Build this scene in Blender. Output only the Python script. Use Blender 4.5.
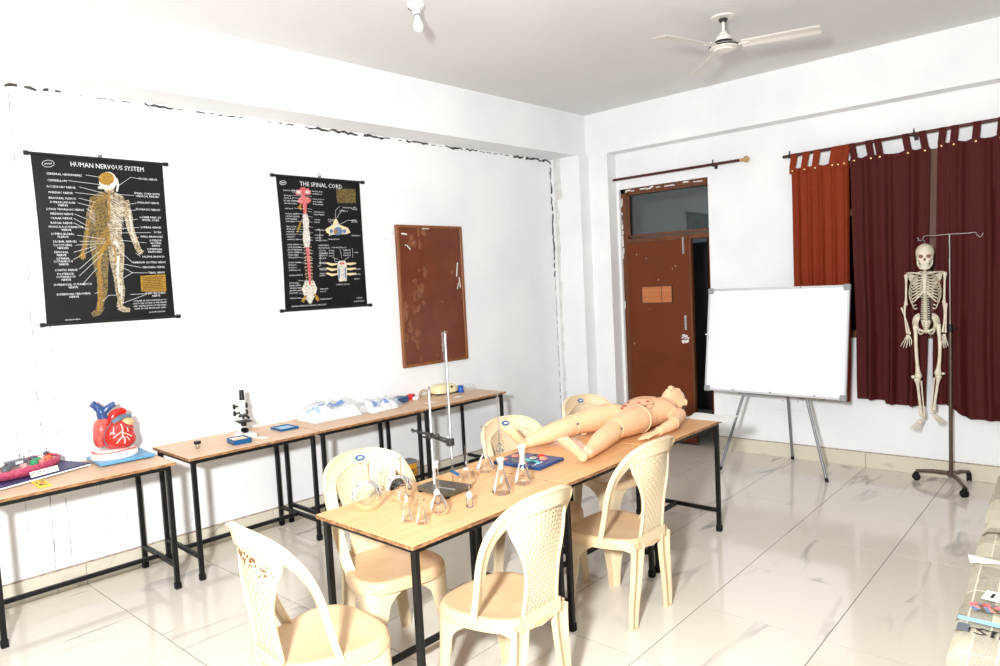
import bpy, bmesh, math, random
from mathutils import Vector, Matrix, Euler, noise, Quaternion
from math import sin, cos, pi, tan, atan2, hypot, sqrt, radians as R

random.seed(7)
S = bpy.context.scene
for o in list(bpy.data.objects):
    bpy.data.objects.remove(o)
COL = S.collection

# ------------------------------------------------------------------ camera, world, lights, exposure
def make_camera():
    f, yaw, pit, roll = 700.9031, -0.7271, 0.0693, -0.0506
    d = Vector((sin(yaw)*cos(pit), cos(yaw)*cos(pit), -sin(pit)))
    r0 = Vector((cos(yaw), -sin(yaw), 0)); up = r0.cross(d)
    r = r0*cos(roll) + up*sin(roll); u = -r0*sin(roll) + up*cos(roll)
    cam = bpy.data.cameras.new('camera'); ob = bpy.data.objects.new('camera', cam); COL.objects.link(ob)
    cam.sensor_width = 36.0; cam.lens = 36.0*f/1000.0; cam.clip_start = 0.02
    m = Matrix((( r.x, u.x, -d.x, 2.2092), (r.y, u.y, -d.y, -3.2503), (r.z, u.z, -d.z, 1.6991), (0, 0, 0, 1)))
    ob.matrix_world = m
    S.camera = ob
make_camera()

W = bpy.data.worlds.new('world'); S.world = W; W.use_nodes = True
W.node_tree.nodes['Background'].inputs[0].default_value = (0.75, 0.87, 1.0, 1)
W.node_tree.nodes['Background'].inputs[1].default_value = 1.0

def area(name, loc, target, size, power, color=(1, 1, 1), size_y=None):
    l = bpy.data.lights.new(name, 'AREA'); l.energy = power; l.color = color
    l.size = size
    if size_y: l.shape = 'RECTANGLE'; l.size_y = size_y
    else: l.shape = 'DISK'
    o = bpy.data.objects.new(name, l); COL.objects.link(o); o.location = loc
    o.rotation_euler = (Vector(target)-Vector(loc)).to_track_quat('-Z', 'Y').to_euler()
    return o
area('flash_light', (1.95, -3.85, 2.1), (-1.3, 0.5, 1.45), 0.26, 220, (0.968, 0.988, 1.0))
area('fill_light', (3.28, -1.6, 1.75), (0.0, -1.2, 1.3), 1.9, 12, (0.9, 0.96, 1.0), 1.35)  # added fill lamp, sized to the made-up window in the right wall

S.view_settings.view_transform = 'Standard'
S.view_settings.look = 'None'
S.view_settings.gamma = 1.0
S.view_settings.use_curve_mapping = False
S.view_settings.exposure = 0.6

# ------------------------------------------------------------------ material helpers
def c8(r, g, b):
    def l(v):
        v /= 255.0
        return v/12.92 if v <= 0.04045 else ((v+0.055)/1.055)**2.4
    return (l(r), l(g), l(b), 1)

def base_mat(name):
    m = bpy.data.materials.new(name); m.use_nodes = True
    return m, m.node_tree.nodes, m.node_tree.links, m.node_tree.nodes['Principled BSDF']

def mat(name, col, rough=0.5, metal=0.0, col2=None, scale=8.0, stretch=(1, 1, 1), bump=0.0, bscale=60.0,
        spec=0.5, coat=0.0, lo=0.35, hi=0.65, detail=4):
    m, N, L, P = base_mat(name)
    P.inputs['Base Color'].default_value = col
    P.inputs['Roughness'].default_value = rough
    P.inputs['Metallic'].default_value = metal
    P.inputs['Specular IOR Level'].default_value = spec
    P.inputs['Coat Weight'].default_value = coat
    tc = N.new('ShaderNodeTexCoord')
    if col2:
        mp = N.new('ShaderNodeMapping'); mp.inputs['Scale'].default_value = stretch
        L.new(tc.outputs['Object'], mp.inputs['Vector'])
        nz = N.new('ShaderNodeTexNoise'); nz.inputs['Scale'].default_value = scale; nz.inputs['Detail'].default_value = detail
        L.new(mp.outputs[0], nz.inputs['Vector'])
        cr = N.new('ShaderNodeValToRGB'); cr.color_ramp.elements[0].position = lo; cr.color_ramp.elements[1].position = hi
        cr.color_ramp.elements[0].color = col; cr.color_ramp.elements[1].color = col2
        L.new(nz.outputs['Fac'], cr.inputs[0]); L.new(cr.outputs[0], P.inputs['Base Color'])
    if bump:
        nb = N.new('ShaderNodeTexNoise'); nb.inputs['Scale'].default_value = bscale; nb.inputs['Detail'].default_value = 3
        L.new(tc.outputs['Object'], nb.inputs['Vector'])
        b = N.new('ShaderNodeBump'); b.inputs['Strength'].default_value = bump; b.inputs['Distance'].default_value = 0.01
        L.new(nb.outputs['Fac'], b.inputs['Height']); L.new(b.outputs[0], P.inputs['Normal'])
    return m

def marble(name, c1, c2, c3, rough):
    m, N, L, P = base_mat(name)
    tc = N.new('ShaderNodeTexCoord'); oi = N.new('ShaderNodeObjectInfo')
    mp = N.new('ShaderNodeMapping'); mp.inputs['Rotation'].default_value = (0, 0, -0.5); mp.inputs['Scale'].default_value = (1.0, 0.2, 1)
    ad = N.new('ShaderNodeVectorMath'); ad.operation = 'MULTIPLY_ADD'
    sc = N.new('ShaderNodeCombineXYZ')
    for k in range(3): L.new(oi.outputs['Random'], sc.inputs[k])
    ad.inputs[1].default_value = (37, 53, 29)
    L.new(sc.outputs[0], ad.inputs[0]); L.new(tc.outputs['Object'], ad.inputs[2])
    L.new(ad.outputs[0], mp.inputs['Vector'])
    n1 = N.new('ShaderNodeTexNoise'); n1.inputs['Scale'].default_value = 2.6; n1.inputs['Detail'].default_value = 4; n1.inputs['Distortion'].default_value = 0.25
    L.new(mp.outputs[0], n1.inputs['Vector'])
    r1 = N.new('ShaderNodeValToRGB'); e = r1.color_ramp.elements
    e[0].position = 0.475; e[0].color = (0, 0, 0, 1); e[1].position = 0.5; e[1].color = (1, 1, 1, 1)
    x = e.new(0.53); x.color = (0, 0, 0, 1)
    L.new(n1.outputs['Fac'], r1.inputs[0])
    n2 = N.new('ShaderNodeTexNoise'); n2.inputs['Scale'].default_value = 3.2; L.new(mp.outputs[0], n2.inputs['Vector'])
    r2 = N.new('ShaderNodeValToRGB'); r2.color_ramp.elements[0].position = 0.5; r2.color_ramp.elements[1].position = 0.68
    L.new(n2.outputs['Fac'], r2.inputs[0])
    mu = N.new('ShaderNodeMath'); mu.operation = 'MULTIPLY'; L.new(r1.outputs[0], mu.inputs[0]); L.new(r2.outputs[0], mu.inputs[1])
    n3 = N.new('ShaderNodeTexNoise'); n3.inputs['Scale'].default_value = 1.3; L.new(mp.outputs[0], n3.inputs['Vector'])
    m1 = N.new('ShaderNodeMix'); m1.data_type = 'RGBA'; m1.inputs['A'].default_value = c1; m1.inputs['B'].default_value = c2
    L.new(n3.outputs['Fac'], m1.inputs['Factor'])
    m2 = N.new('ShaderNodeMix'); m2.data_type = 'RGBA'; m2.inputs['B'].default_value = c3
    L.new(mu.outputs[0], m2.inputs['Factor']); L.new(m1.outputs['Result'], m2.inputs['A']); L.new(m2.outputs['Result'], P.inputs['Base Color'])
    P.inputs['Roughness'].default_value = rough
    return m

def wood(name, c1, c2, rough, axis='y', scale=5.0):
    st = {'x': (0.6, 14, 14), 'y': (14, 0.6, 14), 'z': (14, 14, 0.6)}[axis]
    return mat(name, c1, rough, 0, c2, scale, st, 0.03, 90, detail=5)

def glass_thin(name, tint=(1, 1, 1, 1), strength=1.0, rough=0.0):
    m = bpy.data.materials.new(name); m.use_nodes = True; N = m.node_tree.nodes; L = m.node_tree.links
    N.remove(N['Principled BSDF']); out = N['Material Output']
    tr = N.new('ShaderNodeBsdfTransparent'); tr.inputs[0].default_value = tint
    gl = N.new('ShaderNodeBsdfGlossy'); gl.inputs['Roughness'].default_value = rough; gl.inputs[0].default_value = (1, 1, 1, 1)
    fr = N.new('ShaderNodeFresnel'); fr.inputs[0].default_value = 1.5
    ml = N.new('ShaderNodeMath'); ml.operation = 'MULTIPLY'; ml.inputs[1].default_value = strength; ml.use_clamp = True
    L.new(fr.outputs[0], ml.inputs[0])
    mx = N.new('ShaderNodeMixShader'); L.new(ml.outputs[0], mx.inputs[0]); L.new(tr.outputs[0], mx.inputs[1]); L.new(gl.outputs[0], mx.inputs[2])
    L.new(mx.outputs[0], out.inputs[0])
    return m

def film_mat(name, col, opac):
    m = bpy.data.materials.new(name); m.use_nodes = True; N = m.node_tree.nodes; L = m.node_tree.links
    P = N['Principled BSDF']; out = N['Material Output']
    P.inputs['Base Color'].default_value = col; P.inputs['Roughness'].default_value = 0.15
    tr = N.new('ShaderNodeBsdfTransparent'); mx = N.new('ShaderNodeMixShader'); mx.inputs[0].default_value = opac
    L.new(tr.outputs[0], mx.inputs[1]); L.new(P.outputs[0], mx.inputs[2]); L.new(mx.outputs[0], out.inputs[0])
    return m

M = {}
M['wall'] = mat('wall_paint', c8(243, 243, 243), 0.6, 0, c8(233, 234, 235), 1.4, bump=0.04, bscale=14, spec=0.2)
M['ceiling'] = mat('ceiling_paint', c8(229, 228, 227), 0.8, 0, c8(224, 223, 222), 1.2, (1, 1, 1), bump=0.03, bscale=10, spec=0.1)
M['tile'] = marble('floor_marble', c8(227, 220, 208), c8(217, 209, 196), c8(150, 148, 142), 0.09)
M['grout'] = mat('grout', c8(74, 66, 58), 0.95, spec=0.1)
M['skirt'] = marble('skirting_marble', c8(219, 212, 195), c8(206, 199, 180), c8(165, 158, 140), 0.2)
M['skirt_top'] = mat('skirting_edge', c8(140, 118, 104), 0.8, 0, c8(190, 175, 160), 30)
M['crack'] = mat('crack_dark', c8(32, 30, 28), 0.95, 0, c8(90, 86, 82), 40)
M['crack_soft'] = mat('crack_grey', c8(128, 126, 124), 0.95, 0, c8(205, 205, 205), 25)
M['patch'] = mat('plaster_patch', c8(226, 225, 222), 0.85, 0, c8(206, 204, 200), 9)
M['door'] = mat('door_brown_paint', c8(106, 47, 13), 0.5, 0, c8(98, 43, 12), 3, bump=0.02, spec=0.3)
M['frame'] = wood('door_frame_brown', c8(110, 62, 28), c8(84, 44, 20), 0.5, 'z')
M['bare_wood'] = wood('bare_plywood', c8(190, 116, 66), c8(172, 100, 52), 0.6, 'x')
M['chip'] = mat('chipped_white', c8(225, 222, 216), 0.8)
M['chrome'] = mat('chrome', c8(210, 210, 210), 0.18, 1.0)
M['steel'] = mat('steel', c8(128, 130, 132), 0.45, 0.35, c8(112, 114, 116), 20)
M['bronze'] = mat('bronzed_tube', c8(112, 96, 84), 0.32, 0.7, c8(92, 78, 68), 15)
M['black'] = mat('black_enamel', c8(11, 11, 11), 0.45, 0, c8(16, 16, 16), 12, spec=0.3)
M['rubber'] = mat('black_rubber', c8(11, 11, 11), 0.7, spec=0.3)
M['blackp'] = mat('black_plastic', c8(14, 14, 15), 0.4)
M['lam'] = wood('table_laminate', c8(222, 174, 124), c8(213, 163, 113), 0.42, 'y', 2.0)
M['lam_left'] = wood('table_laminate_tan', c8(218, 184, 152), c8(208, 172, 140), 0.42, 'y', 2.0)
M['edge'] = mat('raw_board_edge', c8(176, 128, 84), 0.7, 0, c8(110, 76, 50), 30, (1, 1, 3))
M['chair'] = mat('cream_plastic', c8(220, 200, 168), 0.38, 0, c8(214, 192, 158), 5)
M['chair_seat'] = mat('cream_plastic_seat', c8(214, 184, 146), 0.4, 0, c8(206, 172, 132), 6)  # seat tone, slightly darker and pinker than the chair frame
M['sticker'] = mat('sticker_blue', c8(52, 98, 150), 0.3)
M['white'] = mat('white_plastic', c8(238, 238, 235), 0.3)
M['paper'] = mat('white_paper', c8(240, 240, 238), 0.8, bump=0.05, bscale=30)
M['board_white'] = mat('whiteboard_enamel', c8(232, 234, 246), 0.22)
M['alu'] = mat('aluminium', c8(206, 208, 210), 0.35, 0.5)
M['greyp'] = mat('grey_plastic', c8(140, 144, 146), 0.45)
M['rod'] = mat('curtain_rod_brown', c8(84, 30, 26), 0.3, 0, c8(60, 18, 16), 20)
M['brass'] = mat('brass', c8(206, 178, 126), 0.25, 0.8)
M['black_print'] = mat('black_poster', c8(8, 8, 9), 0.5, 0, c8(12, 12, 13), 4, bump=0.03, bscale=6, spec=0.3)
M['ink_white'] = mat('ink_white', c8(225, 225, 225), 0.5)
M['ink_grey'] = mat('ink_grey', c8(150, 150, 150), 0.5)
M['ink_gold'] = mat('ink_gold', c8(172, 130, 34), 0.5, 0, c8(128, 94, 22), 90)
M['ink_tan'] = mat('ink_tan', c8(92, 78, 58), 0.5, 0, c8(190, 176, 150), 70)
M['ink_olive'] = mat('ink_olive', c8(52, 44, 24), 0.5, 0, c8(128, 106, 56), 75)
M['ink_red'] = mat('ink_red', c8(178, 62, 62), 0.5, 0, c8(206, 120, 120), 60)
M['ink_pale'] = mat('ink_pale', c8(222, 214, 196), 0.5, 0, c8(180, 178, 176), 60)
M['ink_cream'] = mat('ink_cream', c8(232, 206, 158), 0.5)
M['ink_blue'] = mat('ink_blue', c8(96, 120, 156), 0.5)
M['ink_black'] = mat('ink_black', c8(22, 22, 22), 0.6)
M['notice'] = mat('notice_hardboard', c8(112, 55, 28), 0.3, 0, c8(100, 46, 22), 6, bump=0.15, bscale=25)
M['notice_frame'] = wood('notice_frame_wood', c8(150, 92, 48), c8(110, 62, 30), 0.45, 'z')
M['glue'] = mat('dried_glue', c8(136, 86, 58), 0.35, 0, c8(118, 66, 38), 30)
M['bone'] = mat('bone_plastic', c8(222, 212, 194), 0.45, 0, c8(206, 194, 172), 25)
M['bone_dark'] = mat('bone_hollow', c8(70, 44, 34), 0.8)
M['socket'] = mat('socket_tan', c8(132, 92, 66), 0.7)
M['skin'] = mat('manikin_vinyl', c8(242, 194, 152), 0.42, 0, c8(238, 186, 142), 4)
M['skin_ring'] = mat('joint_ring_vinyl', c8(240, 196, 150), 0.4)
M['seam'] = mat('dark_seam', c8(96, 48, 30), 0.6)
M['hair'] = mat('moulded_hair', c8(78, 40, 34), 0.6, 0, c8(60, 30, 26), 60)
M['red'] = mat('stoma_red', c8(170, 44, 40), 0.4)
M['glass'] = glass_thin('lab_glass', (0.985, 0.985, 0.985, 1), 0.9)
M['glass_rim'] = glass_thin('lab_glass_rim', (0.94, 0.94, 0.94, 1), 1.5)
M['frost'] = film_mat('ground_glass', c8(250, 250, 250), 0.75)
M['pane'] = glass_thin('window_glass', (0.75, 0.78, 0.78, 1), 1.0)
M['heart_red'] = mat('heart_red', c8(198, 42, 34), 0.25, 0, c8(178, 30, 26), 18, coat=0.5)
M['heart_pink'] = mat('heart_salmon', c8(220, 92, 84), 0.3, 0, c8(206, 78, 72), 10, coat=0.3)
M['heart_blue'] = mat('vein_blue', c8(44, 76, 128), 0.25, coat=0.4)
M['heart_grey'] = mat('vessel_grey', c8(96, 112, 128), 0.35)
M['heart_fat'] = mat('heart_fat_peach', c8(232, 176, 130), 0.35)
M['heart_bright'] = mat('aorta_red', c8(206, 26, 22), 0.22, coat=0.4)
M['pale_vessel'] = mat('pale_vessel', c8(240, 210, 200), 0.35)
M['base_white'] = mat('white_base', c8(236, 232, 226), 0.35)
M['sky_blue'] = mat('sky_blue_board', c8(92, 156, 198), 0.35)
M['navy'] = mat('navy_board', c8(52, 58, 104), 0.5, 0, c8(46, 50, 94), 15)
M['magenta'] = mat('magenta_membrane', c8(170, 52, 84), 0.4, 0, c8(196, 92, 118), 60, bump=0.3, bscale=70)
M['cyto'] = mat('cytoplasm', c8(176, 120, 120), 0.5, 0, c8(206, 168, 160), 50)
M['green'] = mat('organelle_green', c8(52, 142, 96), 0.35)
M['orange'] = mat('organelle_orange', c8(206, 106, 66), 0.4)
M['yellow'] = mat('yellow_card', c8(240, 196, 60), 0.5)
M['slate'] = mat('slate_grey', c8(92, 96, 104), 0.4)
M['slide_blue'] = mat('slide_box_blue', c8(4, 82, 130), 0.35)
M['light_blue'] = mat('pale_blue', c8(142, 186, 220), 0.4)
M['stripe_blue'] = mat('stripe_blue', c8(22, 108, 190), 0.5)
M['linen'] = mat('white_linen', c8(238, 240, 242), 0.7, bump=0.2, bscale=30)
M['film'] = film_mat('clear_film', c8(222, 225, 224), 0.24)
M['film2'] = film_mat('clear_film_thin', c8(245, 245, 245), 0.13)
M['deep_blue'] = mat('deep_blue', c8(26, 66, 122), 0.4)
M['signal_red'] = mat('signal_red', c8(208, 30, 38), 0.35)
M['cream'] = mat('cream_enamel', c8(236, 222, 176), 0.35)
M['bluecap'] = mat('cap_blue', c8(16, 84, 180), 0.35)
M['carton'] = mat('carton_yellow', c8(226, 160, 44), 0.6)
M['carton_grey'] = mat('carton_grey', c8(120, 124, 126), 0.6)
M['fan'] = mat('fan_ivory', c8(226, 222, 214), 0.35)
M['kit_blue'] = mat('kit_blue', c8(12, 56, 112), 0.35)
M['teal'] = mat('kit_teal', c8(80, 178, 176), 0.4)
M['kit_pink'] = mat('kit_pink', c8(214, 128, 118), 0.4)
M['ironbase'] = mat('cast_iron', c8(86, 78, 64), 0.45, 0, c8(70, 64, 54), 30)
M['iron'] = mat('clamp_iron', c8(60, 58, 56), 0.4, 0.6)
M['dark'] = mat('dark_fitting', c8(40, 34, 30), 0.6)
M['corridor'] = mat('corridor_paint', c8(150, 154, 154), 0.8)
M['corridor_shade'] = mat('corridor_shade_tone', c8(38, 30, 26), 0.8)  # shade put into the colour: dark lower corridor walls behind the door gap
M['wall_dim'] = mat('low_bounce_beige', c8(150, 142, 130), 0.8)  # unseen right and rear walls, toned down to cut bounced light
M['stain'] = mat('brown_stain', c8(120, 78, 48), 0.7)

def fabric(name, c1, c2, bands):
    m, N, L, P = base_mat(name)
    tc = N.new('ShaderNodeTexCoord')
    mp = N.new('ShaderNodeMapping'); mp.inputs['Scale'].default_value = (1, 1, 1)
    L.new(tc.outputs['Object'], mp.inputs['Vector'])
    w = N.new('ShaderNodeTexWave'); w.bands_direction = 'Z'; w.inputs['Scale'].default_value = 22; w.inputs['Distortion'].default_value = 1.5
    L.new(mp.outputs[0], w.inputs['Vector'])
    nz = N.new('ShaderNodeTexNoise'); nz.inputs['Scale'].default_value = 160; L.new(tc.outputs['Object'], nz.inputs['Vector'])
    mu = N.new('ShaderNodeMath'); mu.operation = 'MULTIPLY'; L.new(w.outputs['Fac'], mu.inputs[0]); L.new(nz.outputs['Fac'], mu.inputs[1])
    mx = N.new('ShaderNodeMix'); mx.data_type = 'RGBA'; mx.inputs['A'].default_value = c1; mx.inputs['B'].default_value = c2
    L.new(mu.outputs[0], mx.inputs['Factor']); L.new(mx.outputs['Result'], P.inputs['Base Color'])
    P.inputs['Roughness'].default_value = 0.75; P.inputs['Specular IOR Level'].default_value = 0.25
    P.inputs['Sheen Weight'].default_value = 0.0
    return m
M['curtain_rust'] = fabric('curtain_rust', c8(134, 46, 14), c8(100, 32, 10), 60)
M['curtain_red'] = fabric('curtain_maroon', c8(76, 20, 14), c8(54, 12, 8), 60)

def newsprint(name, seed, dark=1.2):
    m, N, L, P = base_mat(name)
    tc = N.new('ShaderNodeTexCoord'); mp = N.new('ShaderNodeMapping'); mp.inputs['Location'].default_value = (seed*3.1, seed*1.7, 0)
    L.new(tc.outputs['Object'], mp.inputs['Vector'])
    # columns of small print lines
    br = N.new('ShaderNodeTexBrick'); br.inputs['Scale'].default_value = 1.0
    br.inputs['Brick Width'].default_value = 0.055; br.inputs['Row Height'].default_value = 0.21
    br.offset = 0.0; br.inputs['Mortar Size'].default_value = 0.0022; br.inputs['Mortar Smooth'].default_value = 0.1
    br.inputs['Color1'].default_value = (1, 1, 1, 1); br.inputs['Color2'].default_value = (0.55, 0.55, 0.55, 1); br.inputs['Mortar'].default_value = (0, 0, 0, 1)
    L.new(mp.outputs[0], br.inputs['Vector'])
    w = N.new('ShaderNodeTexWave'); w.bands_direction = 'Y'; w.inputs['Scale'].default_value = 55; w.inputs['Distortion'].default_value = 0.4
    L.new(mp.outputs[0], w.inputs['Vector'])
    nz = N.new('ShaderNodeTexNoise'); nz.inputs['Scale'].default_value = 240; L.new(mp.outputs[0], nz.inputs['Vector'])
    a = N.new('ShaderNodeMath'); a.operation = 'MULTIPLY'; L.new(w.outputs['Fac'], a.inputs[0]); L.new(nz.outputs['Fac'], a.inputs[1])
    b = N.new('ShaderNodeMath'); b.operation = 'MULTIPLY'; L.new(a.outputs[0], b.inputs[0]); L.new(br.outputs['Color'], b.inputs[1])
    c = N.new('ShaderNodeMath'); c.operation = 'MULTIPLY'; c.inputs[1].default_value = dark; L.new(b.outputs[0], c.inputs[0])
    n2 = N.new('ShaderNodeTexNoise'); n2.inputs['Scale'].default_value = 7; n2.inputs['Detail'].default_value = 1; L.new(mp.outputs[0], n2.inputs['Vector'])
    r2 = N.new('ShaderNodeValToRGB'); r2.color_ramp.elements[0].position = 0.62; r2.color_ramp.elements[1].position = 0.66
    L.new(n2.outputs['Fac'], r2.inputs[0])
    a.operation = 'MULTIPLY_ADD'; a.inputs[2].default_value = 0.12; br.inputs['Color2'].default_value = (0.35, 0.35, 0.35, 1)
    d = N.new('ShaderNodeMath'); d.operation = 'MULTIPLY_ADD'; d.inputs[1].default_value = 0.35; L.new(r2.outputs[0], d.inputs[0]); L.new(c.outputs[0], d.inputs[2])
    mx = N.new('ShaderNodeMix'); mx.data_type = 'RGBA'; mx.inputs['A'].default_value = c8(196, 187, 166); mx.inputs['B'].default_value = c8(84, 76, 66)
    mx.clamp_factor = True
    L.new(d.outputs[0], mx.inputs['Factor']); L.new(mx.outputs['Result'], P.inputs['Base Color'])
    P.inputs['Roughness'].default_value = 0.85
    return m
M['news_a'] = newsprint('newsprint_a', 1); M['news_b'] = newsprint('newsprint_b', 2, 1.9); M['news_c'] = newsprint('newsprint_c', 3, 1.1)

# ------------------------------------------------------------------ mesh builder
class MB:
    def __init__(s): s.v = []; s.f = []; s.m = []; s.cur = 0
    def add(s, vs, fs, T=None):
        b = len(s.v)
        s.v += [Vector(v) if T is None else T @ Vector(v) for v in vs]
        s.f += [tuple(b+i for i in f) for f in fs]; s.m += [s.cur]*len(fs); return s
    def box(s, c, d, rot=None, T=None):
        x, y, z = d[0]/2, d[1]/2, d[2]/2
        vs = [(-x, -y, -z), (x, -y, -z), (x, y, -z), (-x, y, -z), (-x, -y, z), (x, -y, z), (x, y, z), (-x, y, z)]
        X = Matrix.Translation(c)
        if rot: X = X @ Euler(rot).to_matrix().to_4x4()
        if T is not None: X = T @ X
        return s.add(vs, [(3, 2, 1, 0), (4, 5, 6, 7), (0, 1, 5, 4), (1, 2, 6, 5), (2, 3, 7, 6), (3, 0, 4, 7)], X)
    def bbox(s, c, d, bev=0.003, rot=None):
        "box with chamfered edges: stacked outlines"
        x, y, z = d[0]/2, d[1]/2, d[2]/2; b = min(bev, x*.9, y*.9, z*.9)
        def ring(x, y, zz, c): return [(-x+c, -y, zz), (x-c, -y, zz), (x, -y+c, zz), (x, y-c, zz), (x-c, y, zz), (-x+c, y, zz), (-x, y-c, zz), (-x, -y+c, zz)]
        secs = [ring(x-b, y-b, -z, b*.3), ring(x, y, -z+b, b), ring(x, y, z-b, b), ring(x-b, y-b, z, b*.3)]
        X = Matrix.Translation(c)
        if rot: X = X @ Euler(rot).to_matrix().to_4x4()
        return s.loft(secs, T=X)
    def loft(s, secs, closed=True, cap=True, T=None, loop=False):
        n = len(secs[0]); vs = [p for q in secs for p in q]; fs = []
        m = len(secs)
        for i in range(m if loop else m-1):
            j = (i+1) % m
            for k in range(n if closed else n-1):
                l = (k+1) % n
                fs.append((i*n+k, i*n+l, j*n+l, j*n+k))
        if cap and closed and not loop:
            fs.append(tuple(reversed(range(n)))); fs.append(tuple((m-1)*n+k for k in range(n)))
        return s.add(vs, fs, T)
    def tube(s, pts, r, n=8, cap=True, loop=False, T=None, sq=(1, 1)):
        pts = [Vector(p) for p in pts]; N = len(pts)
        rs = list(r) if isinstance(r, (list, tuple)) else [r]*N
        secs = []; u = None
        for i, p in enumerate(pts):
            if loop: d = pts[(i+1) % N]-pts[i-1]
            else: d = pts[min(i+1, N-1)]-pts[max(i-1, 0)]
            d.normalize()
            if u is None:
                a = Vector((0, 0, 1)) if abs(d.z) < .9 else Vector((0, 1, 0)); u = d.cross(a).normalized()
            else:
                u = u-d*u.dot(d)
                if u.length < 1e-6: u = d.orthogonal()
                u.normalize()
            w = d.cross(u)
            secs.append([p+u*(rs[i]*sq[0]*cos(2*pi*k/n))+w*(rs[i]*sq[1]*sin(2*pi*k/n)) for k in range(n)])
        return s.loft(secs, cap=cap, T=T, loop=loop)
    def lathe(s, prof, n=24, T=None, cap=False):
        secs = [[(r*cos(2*pi*k/n), r*sin(2*pi*k/n), z) for k in range(n)] for r, z in prof]
        return s.loft(secs, cap=cap, T=T)
    def ball(s, c, r, n=12, m=8, T=None, rot=None):
        if not isinstance(r, (tuple, list)): r = (r, r, r)
        secs = []
        for i in range(m+1):
            a = pi*i/m; q = max(sin(a), 0.02)
            secs.append([(r[0]*q*cos(2*pi*k/n), r[1]*q*sin(2*pi*k/n), -r[2]*cos(a)) for k in range(n)])
        X = Matrix.Translation(c)
        if rot: X = X @ Euler(rot).to_matrix().to_4x4()
        if T is not None: X = T @ X
        return s.loft(secs, T=X)
    def grid(s, f, nu, nv, T=None, skip=None, flip=False):
        vs = [f(i/nu, j/nv) for j in range(nv+1) for i in range(nu+1)]; fs = []
        for j in range(nv):
            for i in range(nu):
                if skip and skip(i, j): continue
                a = j*(nu+1)+i; q = (a, a+1, a+nu+2, a+nu+1)
                fs.append(tuple(reversed(q)) if flip else q)
        return s.add(vs, fs, T)
    def poly(s, pts, T=None): return s.add(pts, [tuple(range(len(pts)))], T)
    def slab(s, pts, z0, z1, T=None):
        n = len(pts)
        vs = [(p[0], p[1], z0) for p in pts]+[(p[0], p[1], z1) for p in pts]
        fs = [tuple(reversed(range(n))), tuple(range(n, 2*n))]+[(k, (k+1) % n, n+(k+1) % n, n+k) for k in range(n)]
        return s.add(vs, fs, T)
    def mesh(s, name, mats, smooth=35):
        me = bpy.data.meshes.new(name); me.from_pydata([tuple(v) for v in s.v], [], s.f)
        for m in (mats if isinstance(mats, (list, tuple)) else [mats]): me.materials.append(M[m] if isinstance(m, str) else m)
        me.polygons.foreach_set('material_index', s.m)
        bm = bmesh.new(); bm.from_mesh(me); bmesh.ops.remove_doubles(bm, verts=bm.verts, dist=1e-6)
        bmesh.ops.recalc_face_normals(bm, faces=bm.faces)
        if smooth:
            th = R(smooth)
            for f in bm.faces: f.smooth = True
            for e in bm.edges:
                if len(e.link_faces) == 2 and e.calc_face_angle(0) > th: e.smooth = False
        bm.to_mesh(me); bm.free(); me.update()
        return me
    def build(s, name, mats, parent=None, smooth=35, kind=None):
        o = bpy.data.objects.new(name, s.mesh(name, mats, smooth)); COL.objects.link(o)
        if parent: o.parent = parent
        if kind: o['kind'] = kind
        return o

def empty(name, loc=(0, 0, 0), rz=0.0, kind=None):
    o = bpy.data.objects.new(name, None); COL.objects.link(o); o.location = loc; o.rotation_euler = (0, 0, rz)
    o.empty_display_size = 0.1
    if kind: o['kind'] = kind
    return o
def tag(o, label, cat, group=None):
    o['label'] = label; o['category'] = cat
    if group: o['group'] = group
    return o
def thing(name, label, cat, loc=(0, 0, 0), rz=0.0, group=None): return tag(empty(name, loc, rz), label, cat, group)
def copy_thing(o, loc, rz, label, group=None):
    def rec(src, par):
        c = src.copy(); COL.objects.link(c)
        if par: c.parent = par
        for ch in src.children: rec(ch, c)
        return c
    c = rec(o, None); c.location = loc; c.rotation_euler = (0, 0, rz); c['label'] = label
    if group: c['group'] = group
    return c
def link_copy(o, name, parent, loc, rz=0.0, scale=None):
    c = o.copy(); c.name = name; COL.objects.link(c); c.parent = parent; c.location = loc; c.rotation_euler = (0, 0, rz)
    if scale: c.scale = scale
    return c

# text -> list of verts/faces in the xy plane (x right, y up)
def text_mesh(body, size, align='LEFT'):
    cu = bpy.data.curves.new('t', 'FONT'); cu.body = body; cu.size = size; cu.align_x = align; cu.align_y = 'CENTER'; cu.resolution_u = 1
    ob = bpy.data.objects.new('t', cu); COL.objects.link(ob)
    dg = bpy.context.evaluated_depsgraph_get(); me = bpy.data.meshes.new_from_object(ob.evaluated_get(dg))
    vs = [tuple(v.co) for v in me.vertices]; fs = [tuple(p.vertices) for p in me.polygons]
    bpy.data.objects.remove(ob); bpy.data.curves.remove(cu); bpy.data.meshes.remove(me)
    return vs, fs
def remesh(mb, voxel, smooth_it=3):
    me = mb.mesh('tmp', [], None) if False else None
    me = bpy.data.meshes.new('tmp'); me.from_pydata([tuple(v) for v in mb.v], [], mb.f)
    bm = bmesh.new(); bm.from_mesh(me); bmesh.ops.recalc_face_normals(bm, faces=bm.faces); bm.to_mesh(me); bm.free()
    ob = bpy.data.objects.new('tmp', me); COL.objects.link(ob)
    md = ob.modifiers.new('r', 'REMESH'); md.mode = 'VOXEL'; md.voxel_size = voxel
    sm = ob.modifiers.new('s', 'SMOOTH'); sm.iterations = smooth_it; sm.factor = 0.5
    dg = bpy.context.evaluated_depsgraph_get(); out = bpy.data.meshes.new_from_object(ob.evaluated_get(dg))
    bpy.data.objects.remove(ob); bpy.data.meshes.remove(me)
    for p in out.polygons: p.use_smooth = True
    return out
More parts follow.
